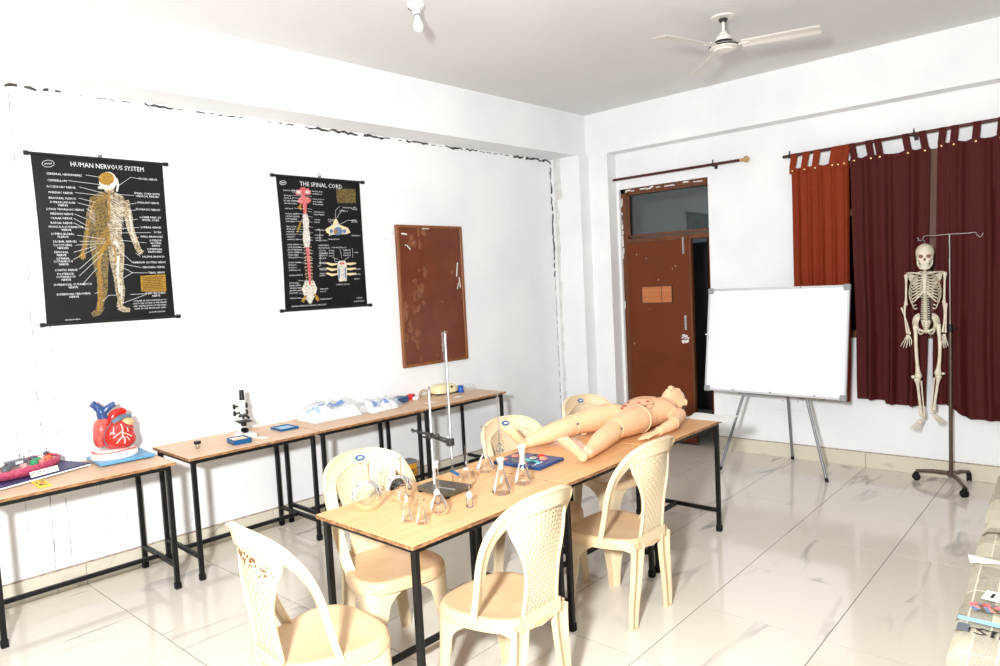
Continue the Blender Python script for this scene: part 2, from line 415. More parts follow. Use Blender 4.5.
def mesh_obj(name, me, m, parent=None):
    me.name = name; me.materials.clear(); me.materials.append(M[m]); o = bpy.data.objects.new(name, me); COL.objects.link(o)
    if parent: o.parent = parent
    return o
def sm(a, b, x):
    t = min(1, max(0, (x-a)/(b-a))); return t*t*(3-2*t)
def lerp(a, b, t): return a+(b-a)*t
def catmull(pts, n=6):
    P = [Vector(p) for p in pts]; out = []
    for i in range(len(P)-1):
        p0, p1, p2, p3 = P[max(i-1, 0)], P[i], P[i+1], P[min(i+2, len(P)-1)]
        for k in range(n):
            t = k/n
            out.append(0.5*((2*p1)+(p2-p0)*t+(2*p0-5*p1+4*p2-p3)*t*t+(3*p1-p0-3*p2+p3)*t**3))
    out.append(P[-1]); return out

# ------------------------------------------------------------------ room geometry
ANG = 0.0449; TA = tan(ANG); YB = 3.1248; HC = 3.404; ZB = 2.98
XR = 3.4; YR = -4.9
def lwx(y): return -2.303-TA*(YB-y)
LROT = pi/2-ANG        # objects on the left wall: local x along the wall, -y into the room
def on_lw(y, z, off=0.0): return (lwx(y)+off*cos(ANG), y-off*sin(ANG), z)
def beamx(y): return -1.989-TA*(YB-y)

# floor
fl = MB().slab([(lwx(YR)-.15, YR-.15), (XR+.15, YR-.15), (XR+.15, YB+2.3), (-3.4, YB+2.3), (-3.4, YB+.1), (lwx(YB)-.25, YB+.1)], -0.12, -0.0014).build('floor', 'grout', kind='structure')
SX, SY = 0.6021, 0.618
g = 0.0017
tile_me = MB().bbox((0, 0, -0.0007), (SX-2*g, SY-2*g, 0.0014), 0.0003).mesh('tile', 'tile', None)
for i in range(-4, 6):
    for j in range(-8, 8):
        x0, x1, y0, y1 = i*SX, (i+1)*SX, j*SY, (j+1)*SY
        if y0 < YR-.4: continue
        if x0 < lwx((y0+y1)/2)-0.02: 
            continue
        if x0 > XR: continue
        o = bpy.data.objects.new('tile', tile_me); COL.objects.link(o); o.parent = fl
        o.location = ((x0+x1)/2, (y0+y1)/2, 0); o.rotation_euler = (0, 0, 0)
# cut tiles along the left wall
for j in range(-8, 6):
    y0, y1 = j*SY, (j+1)*SY
    x1 = -4*SX if True else 0
    xe0, xe1 = lwx(y0)-.01, lwx(y1)-.01
    if xe0 > x1-.004:
        continue
    b = MB().slab([(xe0, y0+g), (x1-g, y0+g), (x1-g, y1-g), (min(xe1, x1-.003), y1-g)], -0.0014, 0.0)
    o = b.build('tile', 'tile', fl, None)

def wall_obj(name, boxes, m='wall', smooth=None):
    b = MB()
    for lo, hi in boxes:
        b.box([(lo[k]+hi[k])/2 for k in range(3)], [hi[k]-lo[k] for k in range(3)])
    return b.build(name, m, None, smooth, 'structure')
y0, y1 = YR, YB+.2
MBw = MB().slab([(lwx(y0)-.2, y0), (lwx(y0), y0), (lwx(y1), y1), (lwx(y1)-.2, y1)], -0.1, HC)
wall_left = MBw.build('wall_left', 'wall', None, None, 'structure')
# back wall with a door opening and a window opening behind the curtains
DX0, DX1, DZ = -1.712, -0.735, 2.615
WX0, WX1, WZ0, WZ1 = 0.40, 1.82, 1.10, 2.575
wall_back = wall_obj('wall_back', [((-2.5, YB, -.1), (DX0, YB+.2, HC)), ((DX0, YB, DZ), (DX1, YB+.2, HC)), ((DX1, YB, -.1), (WX0, YB+.2, HC)),
    ((WX0, YB, -.1), (WX1, YB+.2, WZ0)), ((WX0, YB, WZ1), (WX1, YB+.2, HC)), ((WX1, YB, -.1), (XR+.2, YB+.2, HC))])
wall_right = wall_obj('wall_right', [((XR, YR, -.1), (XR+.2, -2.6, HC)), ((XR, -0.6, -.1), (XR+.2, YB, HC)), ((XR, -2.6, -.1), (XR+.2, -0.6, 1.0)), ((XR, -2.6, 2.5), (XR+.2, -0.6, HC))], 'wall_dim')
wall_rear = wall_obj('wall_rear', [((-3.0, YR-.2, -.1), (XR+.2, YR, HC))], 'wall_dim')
ceiling = wall_obj('ceiling', [((-3.1, YR-.2, HC), (XR+.2, YB+.2, HC+.15))], 'ceiling')
y1 = YB
MB().slab([(lwx(YR), YR), (beamx(YR), YR), (beamx(y1), y1), (lwx(y1), y1)], ZB, HC).build('trim_1', 'wall', None, None, 'structure')
YBM = 2.965
wall_obj('trim_2', [((beamx(YBM)-.02, YBM, ZB), (XR, YB, HC))])
wall_obj('trim_3', [((lwx(2.79)-.02, 2.79, 0), (-1.965, YB, ZB))])
wall_obj('trim_4', [((-2.0, YBM, 0), (-1.738, YB, ZB))])

# unseen window added in the right wall, an opening for the fill light
w2 = empty('window_added', (XR, -1.6, 0), 0, 'structure')
b = MB()
for yy in (-1.0, -.33, .33, 1.0): b.box((.1, yy*.985, 1.75), (.06, .045, 1.5))
for zz in (1.02, 2.48): b.box((.1, 0, zz), (.06, 2.0, .045))
b.build('window_frame', 'frame', w2)
MB().box((.1, 0, 1.75), (.006, 1.9, 1.42)).build('pane', 'pane', w2)

# skirting tiles
bl = empty('baseboard_left', on_lw(0, 0), LROT, 'structure'); HS = 0.128
sk_me = MB().bbox((0, 0, HS/2), (SX-.003, .014, HS), .002).mesh('skirting_tile', 'skirt', None)
st_me = MB().box((0, 0, 0), (SX, .016, .007)).mesh('skirting_edge', 'skirt_top', None)
k0 = -8
for k in range(-8, 5):
    s = k*SY+.31
    if s > 2.75: continue
    o = bpy.data.objects.new('skirting_tile', sk_me); COL.objects.link(o); o.parent = bl; o.location = (s, -.007, 0); o.scale = (SY/SX, 1, 1)
    o = bpy.data.objects.new('skirting_edge', st_me); COL.objects.link(o); o.parent = bl; o.location = (s, -.006, HS+.003); o.scale = (SY/SX, 1, 1)
bb = empty('baseboard_back', (0, YB, 0), 0, 'structure')
x = DX1
for k in range(-2, 7):
    xa, xb = max(k*SX, DX1+.0), (k+1)*SX
    if xb-xa < .02 or xa > XR: continue
    o = bpy.data.objects.new('skirting_tile', sk_me); COL.objects.link(o); o.parent = bb; o.location = ((xa+xb)/2, -.007, 0); o.scale = ((xb-xa)/SX, 1, 1)
    o = bpy.data.objects.new('skirting_edge', st_me); COL.objects.link(o); o.parent = bb; o.location = ((xa+xb)/2, -.006, HS+.003); o.scale = ((xb-xa)/SX, 1, 1)

# cracks where the infill wall meets the beam, and hairlines in the left wall
def ribbon(pts, w, off, seed=0, jag=.6):
    rnd = random.Random(seed); b = MB(); L_, R_ = [], []
    for i, (s, z) in enumerate(pts):
        ww = w*(1-jag+2*jag*rnd.random())
        L_.append((s, z, ww)); 
    return L_
def lw_ribbon(name, pts, w, m, seed, vertical=False, gaps=0.0):
    rnd = random.Random(seed); b = MB(); O = Vector(on_lw(0, 0)); X = Vector((sin(ANG), cos(ANG), 0)); Nn = Vector((cos(ANG), -sin(ANG), 0)); Z = Vector((0, 0, 1))
    prev = None
    P = []
    for s, z in pts:
        ww = w*(.4+.9*rnd.random()); j = (rnd.random()-.5)*w
        q = (s+j, z) if vertical else (s, z+j)
        d = X if vertical else Z
        c = O+X*q[0]+Z*q[1]+Nn*.0015
        P.append((c-d*ww/2, c+d*ww/2))
    for i in range(len(P)-1):
        if rnd.random() < gaps: continue
        a, c_ = P[i], P[i+1]
        b.add([a[0], c_[0], c_[1], a[1], a[0]-Nn*.004, c_[0]-Nn*.004, c_[1]-Nn*.004, a[1]-Nn*.004], [(0, 1, 2, 3), (7, 6, 5, 4), (0, 4, 5, 1), (3, 2, 6, 7)])
    o = b.build(name, m, None, None); o.parent = wall_left
    return o
for k, (a, c_, w, gp) in enumerate([(-2.25, -1.75, .016, .25), (-1.75, -1.3, .006, .4), (-1.28, -1.1, .014, .1), (-1.1, -.1, .008, .6), (-.1, .62, .018, .12), (.62, .8, .008, .4), (.85, 1.1, .018, .05), (1.1, 1.5, .008, .5), (1.3, 1.7, .02, .1), (1.7, 2.2, .01, .3), (2.2, 2.76, .022, .05)]):
    n = max(6, int((c_-a)/.03)); lw_ribbon('crack', [(lerp(a, c_, i/n), ZB-.014) for i in range(n+1)], w, 'crack', k, False, gp)
lw_ribbon('crack', [(2.772, lerp(1.75, ZB-.02, i/40)) for i in range(41)], .02, 'crack', 50, True, .05)
lw_ribbon('crack', [(2.772, lerp(.2, 1.75, i/40)) for i in range(41)], .008, 'crack_soft', 51, True, .35)
for k, (s, z0, z1, w, gp) in enumerate([(-2.01, .14, 2.96, .006, .1), (-1.925, .14, 2.9, .0045, .35), (-2.13, .4, 2.96, .003, .5), (-1.73, .14, .7, .002, .3), (-1.60, .14, .7, .002, .4), (-1.2, .14, .7, .002, .5)]):
    n = 60; lw_ribbon('crack', [(s+.006*sin(i*.2+k), lerp(z0, z1, i/n)) for i in range(n+1)], w, 'crack_soft' if k else 'crack_soft', 60+k, True, gp)
b = MB()   # unpainted mortar on the column edge
for i in range(26):
    z = lerp(.25, 2.93, i/25); ww = .028+.022*random.random()+(.05 if z > 2.55 else 0)
    b.box((lwx(2.78)+.03+ww/2, 2.788, z), (ww, .006, .105))
b.build('mortar_strip', 'patch', None).parent = wall_left

# ------------------------------------------------------------------ door and corridor
d1 = empty('door_1', (DX0, YB, 0), 0, 'structure'); DW = DX1-DX0
b = MB(); fy = .075
b.bbox((.035, fy, DZ/2), (.07, .09, DZ), .004); b.bbox((DW-.012, fy+.02, DZ/2), (.024, .09, DZ), .004)
b.bbox((DW/2, fy, DZ-.022), (DW, .09, .045), .004); b.bbox((DW/2, fy, 2.075), (DW, .085, .055), .004)
b.build('door_frame', 'frame', d1)
b = MB()
for z in (2.125, 2.56): b.box((DW/2+.02, fy-.03, z), (DW-.10, .02, .022))
b.box((.082, fy-.03, 2.34), (.02, .02, .45))
b.build('transom_bead', 'frame', d1)
MB().box((DW/2+.02, fy, 2.34), (DW-.12, .005, .45)).build('pane', 'pane', d1)
leaf = MB().bbox((.065+.355, fy-.045, 1.035), (.71, .038, 2.03), .003).build('door_leaf', 'door', d1)
MB().bbox((.065+.71-.008, fy-.04, 1.035), (.022, .05, 2.03), .004).build('leaf_edge', 'frame', leaf)
b = MB(); b.cur = 0
b.box((.225+.17, fy-.066, 1.515), (.335, .006, .165)); b.build('plywood_patch', 'bare_wood', leaf)
b = MB()
for xx, zz, ww, hh in ((.395, 1.60, .345, .008), (.395, 1.43, .345, .008), (.225, 1.515, .01, .17), (.565, 1.515, .01, .17), (.45, 1.515, .006, .16)): b.box((xx, fy-.067, zz), (ww, .005, hh))
b.build('patch_edge', 'dark', leaf)
b = MB()
for zz, hh in ((1.985, .16), (1.23, .14)):
    b.box((.705, fy-.069, zz), (.02, .012, hh)); b.tube([(.705, fy-.078, zz-hh/2+.01), (.705, fy-.078, zz+hh/2-.01)], .005, 6)
b.build('bolt', 'chrome', leaf)
b = MB(); b.lathe([(.0, .0), (.02, .0), (.016, .012), (.01, .014), (.0, .016)], 12, Matrix.Translation((.70, fy-.064, 1.07)) @ Matrix.Rotation(pi/2, 4, 'X')); b.build('lock', 'chrome', leaf)
b = MB(); rnd = random.Random(5)
for i in range(14):
    b.ball((.695+rnd.uniform(-.035, .03), fy-.0645, 1.06+rnd.uniform(-.035, .045)), (rnd.uniform(.008, .02), .002, rnd.uniform(.006, .014)), 8, 4)
for i in range(9): b.ball((rnd.uniform(.05, .75), fy-.0645, rnd.uniform(.5, 2.0)), (rnd.uniform(.002, .004), .0015, rnd.uniform(.003, .012)), 6, 4)
b.build('paint_chip', 'chip', leaf, 35, 'stuff')
b = MB()
for i in range(16): b.box((rnd.uniform(.02, DW-.1), fy-.047, DZ-.012-rnd.random()*.018), (rnd.uniform(.02, .07), .004, rnd.uniform(.006, .016)))
for i in range(12): b.box((.008+rnd.random()*.01, fy-.047, rnd.uniform(1.2, 2.55)), (rnd.uniform(.006, .016), .004, rnd.uniform(.03, .1)))
b.build('plaster_crumb', 'chip', d1, 35, 'stuff')
l2 = MB().bbox((DW-.024-.055, fy+.10, 1.035), (.23, .034, 2.03), .003, (0, 0, R(-62))).build('door_leaf', 'door', d1)
MB().tube([(DW-.115, fy+.11, 1.1), (DW-.145, fy+.095, 1.1), (DW-.145, fy+.15, 1.1)], .006, 8).build('handle', 'chrome', l2)
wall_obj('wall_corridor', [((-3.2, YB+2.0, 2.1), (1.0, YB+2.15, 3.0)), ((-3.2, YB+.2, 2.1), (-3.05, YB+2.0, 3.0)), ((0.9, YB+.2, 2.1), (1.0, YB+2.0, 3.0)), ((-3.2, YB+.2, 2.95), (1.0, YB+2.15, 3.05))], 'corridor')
wall_obj('wall_corridor_shaded', [((-3.2, YB+2.0, -.1), (1.0, YB+2.15, 2.1)), ((-3.2, YB+.2, -.1), (-3.05, YB+2.0, 2.1)), ((0.9, YB+.2, -.1), (1.0, YB+2.0, 2.1))], 'corridor_shade')  # lower corridor walls coloured dark so the door gap looks unlit

# window behind the curtains
w1 = empty('window_1', (0, YB, 0), 0, 'structure')
b = MB(); xm = (WX0+WX1)/2; ww = WX1-WX0; zm = (WZ0+WZ1)/2; hh = WZ1-WZ0
for xx in (WX0+.03, xm, WX1-.03): b.bbox((xx, .04, zm), (.085, .08, hh), .004)
for zz in (WZ0+.03, WZ1-.03, 2.15): b.bbox((xm, .04, zz), (ww, .078, .06), .004)
b.build('window_frame', 'frame', w1)
b = MB()
for k in range(2): MB().box((WX0+ww*(k+.5)/2, .05, zm), (ww/2-.08, .005, hh-.08)).build('pane', 'pane', w1)
b = MB()
wall_obj('wall_outside', [((WX0-.3, YB+.6, .5), (WX1+.3, YB+.65, 3.0)), ((WX0-.3, YB+.2, .45), (WX1+.3, YB+.65, .5)), ((WX0-.3, YB+.2, 3.0), (WX1+.3, YB+.65, 3.05)), ((WX0-.35, YB+.2, .45), (WX0-.3, YB+.65, 3.05)), ((WX1+.3, YB+.2, .45), (WX1+.35, YB+.65, 3.05))], 'dark')
# ------------------------------------------------------------------ tables
HT_L, HT_C = 0.759, 0.7444
leg_cache = {}
def table(name, label, loc, rz, L, Wd, H, topm, group=None):
    "origin at the floor under the middle of the top; long side along local y"
    t = thing(name, label, 'table', loc, rz, group)
    top = MB(); top.bbox((0, 0, H-.009), (Wd, L, .018), .0015)
    o = top.build('table_top', [topm], t)
    e = MB(); z0, z1 = H-.0175, H-.0025
    for sx in (-1, 1): e.box((sx*(Wd/2+.0004), 0, (z0+z1)/2), (.0016, L-.004, z1-z0))
    for sy in (-1, 1): e.box((0, sy*(L/2+.0004), (z0+z1)/2), (Wd-.004, .0016, z1-z0))
    e.build('raw_edge', 'edge', o)
    q = .025; ix, iy = Wd/2-.03, L/2-.035; za = H-.018-.0125
    a = MB()
    for sx in (-1, 1): a.bbox((sx*ix, 0, za), (q, 2*iy+q, q), .003)
    for sy in (-1, 1): a.bbox((0, sy*iy, za), (2*ix, q, q), .003)
    a.build('apron_frame', 'black', t)
    for sx in (-1, 1):
        for sy in (-1, 1):
            l = MB().bbox((sx*ix, sy*iy, (za+.03)/2), (q+.002, q+.002, za-.03), .003).build('leg', 'black', t)
            MB().bbox((sx*ix, sy*iy, .02), (.034, .034, .04), .003).build('rubber_foot', 'rubber', l)
    for sy in (-1, 1): MB().bbox((0, sy*iy, .14), (2*ix, q, q), .003).build('side_stretcher', 'black', t)
    MB().bbox((0, 0, .14), (q, 2*iy, q), .003).build('long_stretcher', 'black', t)
    return t
def left_table(y0, y1, label):
    yc = (y0+y1)/2; Wd = .575
    xf = -1.845-.0338*(1-yc)
    rz = -.04
    return table('work_table', label, (xf-Wd/2*cos(.04), yc, 0), rz, y1-y0-.006, Wd, HT_L, 'lam_left', 'tables along the left wall')
left_table(-2.43, -1.497, 'tan topped work table under the heart and cell models, leftmost against the wall')
left_table(-1.425, -.535, 'tan topped work table against the wall carrying the microscope')
left_table(-.53, .408, 'tan topped work table against the wall under the clear bags of white linen')
left_table(.412, 1.345, 'tan topped work table farthest along the left wall, carrying the cream instrument')
xc = .2507; Wc = .665
table('work_table', 'tan topped work table under the glassware, nearest table of the middle row', (xc-.642/2, -1.1125, 0), R(-1.0), .945, .642, HT_C, 'lam', 'tables of the middle row')
table('work_table', 'tan topped work table of the middle row carrying the blue kit and manikin feet', (xc+.003-Wc/2, -.2095, 0), R(-.5), .835, Wc, HT_C, 'lam', 'tables of the middle row')
table('work_table', 'tan topped work table at the far end of the middle row, under the manikin torso', (xc+.008-Wc/2, .652, 0), R(-.5), .875, Wc, HT_C, 'lam', 'tables of the middle row')

# ------------------------------------------------------------------ plastic chairs
ARC = [(.206, -.030, .410), (.218, -.055, .47), (.230, -.085, .56), (.236, -.112, .655), (.230, -.155, .745), (.195, -.214, .825), (.108, -.258, .866), (0, -.271, .874)]
ARC = [(x, y, .42+(z-.42)*1.1 if z > .42 else z) for x, y, z in ARC]
ARC_PTS = catmull(ARC+[(-x, y, z) for x, y, z in reversed(ARC[:-1])], 5)
def panel_y(x, z):
    k = min(1, max(0, (z-.42)/.46)); return -.194-.068*k**1.4-.010*(1-min(1, abs(x)/.15)**2)*sm(.0, .3, k)*(1-k)+.050*min(1, abs(x)/.15)**2*sm(.35, 1, k)
def make_chair():
    ch = empty('plastic_chair')
    n = 60
    def outline(a):
        ca, sa = cos(a), sin(a); p = 2/3.2
        x = math.copysign(abs(ca)**p, ca); y = math.copysign(abs(sa)**p, sa)
        return x*lerp(.172, .224, sm(-1, .5, y)), y*.213+.012
    secs = []
    for r, z in [(.02, .422), (.3, .422), (.55, .424), (.75, .428), (.88, .432), (.95, .433), (.985, .428), (1.01, .416), (1.022, .402), (1.028, .384)]:
        secs.append([(outline(2*pi*k/n)[0]*r, outline(2*pi*k/n)[1]*r, z-(.0012 if (k % 2 and .25 < r < .9) else 0)) for k in range(n)])
    inner = [[(p[0]*.985, p[1]*.985, p[2]-(.004 if i < 7 else 0)) for p in s] for i, s in enumerate(secs)]
    MB().loft(secs+list(reversed(inner)), cap=False).build('seat', 'chair_seat', ch, 60)
    for sx in (-1, 1):
        # front legs: rounded corner sections opening inwards
        secs = []
        for i in range(15):
            k = i/14; z = lerp(0, .408, k)
            fl_ = .034+.018*k+.10*sm(.70, 1.0, k)**2.2; rr_ = lerp(.012, .062, sm(.1, 1, k)); th = .006
            cx_, cy_ = lerp(.208, .209, k), lerp(.192, .201, k)
            A = [(cx_, cy_-rr_-fl_)]; Bk = []
            for q in range(6):
                a = pi/2*q/5; A.append((cx_-rr_+rr_*cos(a), cy_-rr_+rr_*sin(a)))
            A.append((cx_-rr_-fl_, cy_))
            I = [(cx_-rr_-fl_, cy_-th)]
            for q in range(6):
                a = pi/2*(5-q)/5; I.append((cx_-rr_+(rr_-th)*cos(a), cy_-rr_+(rr_-th)*sin(a)))
            I.append((cx_-th, cy_-rr_-fl_))
            dz = .0
            secs.append([(sx*x, y, z) for x, y in A+I])
        MB().loft(secs).build('leg', 'chair', ch, 40)
        # rear legs: channel sections open to the back
        secs = []
        for i in range(13):
            k = i/12; z = lerp(0, .41, k); w = lerp(.046, .078, k); d = lerp(.022, .030, k); th = .006
            cx_, cy_ = lerp(.158, .118, sm(0, 1, k)), lerp(-.180, -.190, k)
            y0_ = cy_+.012
            S_ = [(-w/2, y0_), (w/2, y0_), (w/2, y0_-d), (w/2-th, y0_-d), (w/2-th, y0_-th), (-w/2+th, y0_-th), (-w/2+th, y0_-d), (-w/2, y0_-d)]
            secs.append([(sx*(cx_+x), y, z) for x, y in S_])
        b = MB().loft(secs); b.box((sx*.158, -.178, .004), (.046, .024, .008)); b.build('leg', 'chair', ch, 40)
        # web between the arch foot, the seat side and the rear leg
        b = MB()
        f = lambda u, v, o=0: (sx*(lerp(.214, .150, u**1.4)+o), lerp(.09, -.195, u), lerp(.425-.012*sin(pi*u), lerp(.36, .37, u)+.030*sin(pi*u), v))
        b.grid(lambda u, v: f(u, v), 12, 4); b.grid(lambda u, v: f(u, v, -.006), 12, 4, flip=True); b.build('side_web', 'chair', ch, 60)
    # arch frame
    P = ARC_PTS; N = len(P); secs = []; ctr = Vector((0, -.14, .64)); nrm = Vector((0, -.838, -.546))
    for i in range(N):
        T_ = (P[min(i+1, N-1)]-P[max(i-1, 0)]).normalized()
        q_ = Vector((0, P[i].y+.015, .66))-P[i]; inw = (q_-T_*q_.dot(T_)).normalized(); nn = T_.cross(inw).normalized()
        if nn.y > 0: nn = -nn
        s = i/(N-1); wd = .047+.022*sin(pi*s)**3
        o = P[i]; 
        secs.append([o-nn*.012, o+inw*.007-nn*.013, o+inw*.008-nn*.004, o+inw*wd-nn*.004, o+inw*wd+nn*.004, o+inw*.008+nn*.004, o+inw*.007+nn*.013, o+nn*.012])
    MB().loft(secs).build('back_frame', 'chair', ch, 35)
    # woven panel
    NX, NZ = 13, 24
    def halfw(v): return .098-.010*sin(pi*min(1, v*1.6))+.060*sm(.35, 1.0, v)**1.5
    def top(x): return .851-.9*max(0, abs(x)-.04)**1.5
    def panel(off):
        def f(u, v):
            x = (2*u-1)*halfw(v); z = lerp(.425, top(x), v)
            ci, cj = int(u*NX*3+.5), int(v*NZ*3+.5)
            w = .0015*(1 if ((ci//3)+(cj//3)) % 2 else -1)*(0 if (ci % 3 == 0 or cj % 3 == 0) else 1)
            return (x, panel_y(x, z)+off+w, z)
        return f
    b = MB(); hole = lambda i, j: (i % 3 == 0 and j % 3 == 0 and i > 2 and j > 5 and i < NX*3-2)
    b.grid(panel(.0025), NX*3, NZ*3, skip=hole); b.grid(panel(-.0025), NX*3, NZ*3, skip=hole, flip=True)
    for sgn in (-1, 1):
        pts = []
        for k in range(15):
            v = k/14; x = sgn*halfw(v); z = lerp(.42, top(x)+.012, v); pts.append((x*1.03, panel_y(x, z), z))
        b.tube(pts, .009, 6, sq=(1, 1))
    b.tube([((2*u/14-1)*halfw(1), panel_y((2*u/14-1)*halfw(1), top((2*u/14-1)*halfw(1)))-.001, top((2*u/14-1)*halfw(1))+.006) for u in range(15)], .009, 6)
    g_ = lambda u, v, o=0: ((2*u-1)*.115, panel_y(0, .43)-.004-o, lerp(.375+.02*abs(2*u-1), .45, v))
    b.grid(lambda u, v: g_(u, v), 10, 2); b.grid(lambda u, v: g_(u, v, .006), 10, 2, flip=True)
    b.build('back_panel', 'chair', ch, 50)
    # round maker's sticker on the front of the arch (emblem only)
    b = MB(); Ts = Matrix.Translation((0, -.2545, .880)) @ Matrix.Rotation(pi, 4, 'Z') @ Matrix.Rotation(pi/2-.577, 4, 'X')
    b.cur = 0; b.slab([(.026*cos(k*pi/10), .015*sin(k*pi/10)) for k in range(20)], 0, .0012, Ts)
    b.cur = 1; b.slab([(-.014, -.004), (-.004, .007), (.002, .001), (.008, .006), (.015, -.005)], .0012, .0018, Ts)
    b.build('sticker', ['sticker', 'white'], ch, None)
    return ch
chair = make_chair()
G = 'cream plastic chairs around the middle tables'
LC = {'C': 'cream plastic chair right of the glassware table, its woven back turned to us',
      'D': 'cream plastic chair right of the middle table, just below the manikin hand',
      'A': 'cream plastic chair at the near end of the glassware table, brown stains on its back',
      'B': 'cream plastic chair pushed in behind the round flasks, its blue sticker facing us',
      'E': 'cream plastic chair behind the upright manikin foot, mostly hidden by the table',
      'F': 'cream plastic chair behind the manikin thigh, in front of the wall column'}
chair.location = (.337, -1.206, 0); chair.rotation_euler = (0, 0, R(88)); tag(chair, LC['C'], 'chair', G)
cd = copy_thing(chair, (.282, -.246, 0), R(87.4), LC['D'])
ca = copy_thing(chair, (-.02, -1.845, 0), R(-4), LC['A'])
cb = copy_thing(chair, (-.353, -1.232, 0), R(-102), LC['B'])
ce = copy_thing(chair, (-.262, -.238, 0), R(-102), LC['E'])
cf = copy_thing(chair, (-.302, .59, 0), R(-102), LC['F'])
# brown stains on the back of chair A
b = MB(); rnd = random.Random(3)
for i in range(60):
    x = rnd.uniform(-.14, .13); z = .80+rnd.gauss(0, .012)-.03*(x > .06)
    r = rnd.uniform(.002, .006)
    b.ball((x, panel_y(x, z)-.0055, z), (r*1.2, .0012, r), 6, 4)
s = b.build('stain', 'stain', ca, 35, 'stuff'); s['label'] = 'brown stains below the top of the back'

# ------------------------------------------------------------------ whiteboard and easel
wb = thing('whiteboard', 'large blank whiteboard with aluminium frame on the tripod easel', 'whiteboard', (.03, 2.533, .669), -.073)
T = Matrix.Rotation(-.142, 4, 'X')
def tb(mb, name, m, par): 
    mb.v = [T @ v for v in mb.v]; return mb.build(name, m, par)
b = MB().box((0, .01, .45), (1.18, .012, .88)); tb(b, 'panel', 'board_white', wb)
for nm, c, d in (('frame', (0, .008, .009), (1.2, .022, .018)), ('frame', (0, .008, .891), (1.2, .022, .018)), ('frame', (-.591, .008, .45), (.018, .022, .9)), ('frame', (.591, .008, .45), (.018, .022, .9))):
    tb(MB().bbox(c, d, .003), nm, 'alu', wb)
for sx in (-1, 1):
    for zz in (.018, .882):
        tb(MB().bbox((sx*.578, .006, zz), (.052, .03, .05), .006), 'corner_cap', 'greyp', wb)
for x, z in ((-.33, .022), (.0, .022), (.36, .022), (.22, .888)): tb(MB().box((x, -.004, z), (.014, .006, .012)), 'clip', 'greyp', wb)
ea = thing('easel', 'grey metal tripod easel standing behind the whiteboard', 'easel', (.04, 2.75, 0))
ap = Vector((0, 0, 1.5))
for p, top in (((.428, -.223, 0), (.02, -.01, 1.52)), ((-.423, -.31, 0), (-.02, -.01, 1.52)), ((-.03, .335, 0), (.0, .025, 1.52))):
    l = MB().tube([p, Vector(p).lerp(Vector(top), .55)], .012, 8).tube([Vector(p).lerp(Vector(top), .5), top], .009, 8).build('leg', 'steel', ea)
    MB().tube([p, Vector(p).lerp(Vector(top), .02)], .0145, 8).build('rubber_foot', 'rubber', l)
MB().bbox((0, 0, 1.52), (.07, .06, .05), .006).build('apex_block', 'blackp', ea)
# lower ledge that carries the board
b = MB(); b.box((-.01, -.125, .655), (.62, .03, .012)); b.box((-.01, -.112, .67), (.62, .004, .03)); b.build('ledge', 'steel', ea)
for sx, yy in ((-1, -.165), (1, -.12)): MB().box((sx*.24, yy, .664), (.03, .05, .02)).build('ledge_bracket', 'greyp', ea)

# ------------------------------------------------------------------ curtain rods and curtains
def rod(name, label, x0, x1, y, z, brackets, finials, slope=0):
    t = thing(name, label, 'curtain rod', (x0, YB, z))
    y -= YB
    MB().tube([(0, y, 0), (x1-x0, y, slope)], .0135, 10).build('rod', 'rod', t)
    for xb in brackets:
        b = MB(); zz = slope*(xb-x0)/(x1-x0)
        b.box((xb-x0, y/2, zz-.012), (.014, abs(y), .01)); b.box((xb-x0, -.004, zz-.005), (.03, .008, .06)); b.tube([(xb-x0-.008, y, zz), (xb-x0+.008, y, zz)], .017, 10)
        b.box((xb-x0, y, zz+.028), (.008, .008, .03))
        b.build('bracket', 'dark', t)
    for xb in finials:
        b = MB(); s = 1 if xb > (x0+x1)/2 else -1
        b.lathe([(.0, 0), (.015, 0), (.015, .02), (.010, .024), (.014, .03), (.026, .042), (.03, .058), (.026, .074), (.012, .084), (.0, .088)], 16, Matrix.Translation((xb-x0, y, slope*(xb-x0)/(x1-x0))) @ Matrix.Rotation(s*pi/2, 4, 'Y'))
        f = b.build('finial', 'brass', t); f['label'] = 'brass ball finial'
rod('curtain_rod', 'bare dark brown curtain rod with brass ball end above the door', -1.725, -.385, YB-.075, 2.71, (-.645,), (-.385,))
rod('curtain_rod', 'dark brown curtain rod carrying the red curtains', .005, 1.95, YB-.10, 2.672, (.06, 1.0, 1.9), (), .04)
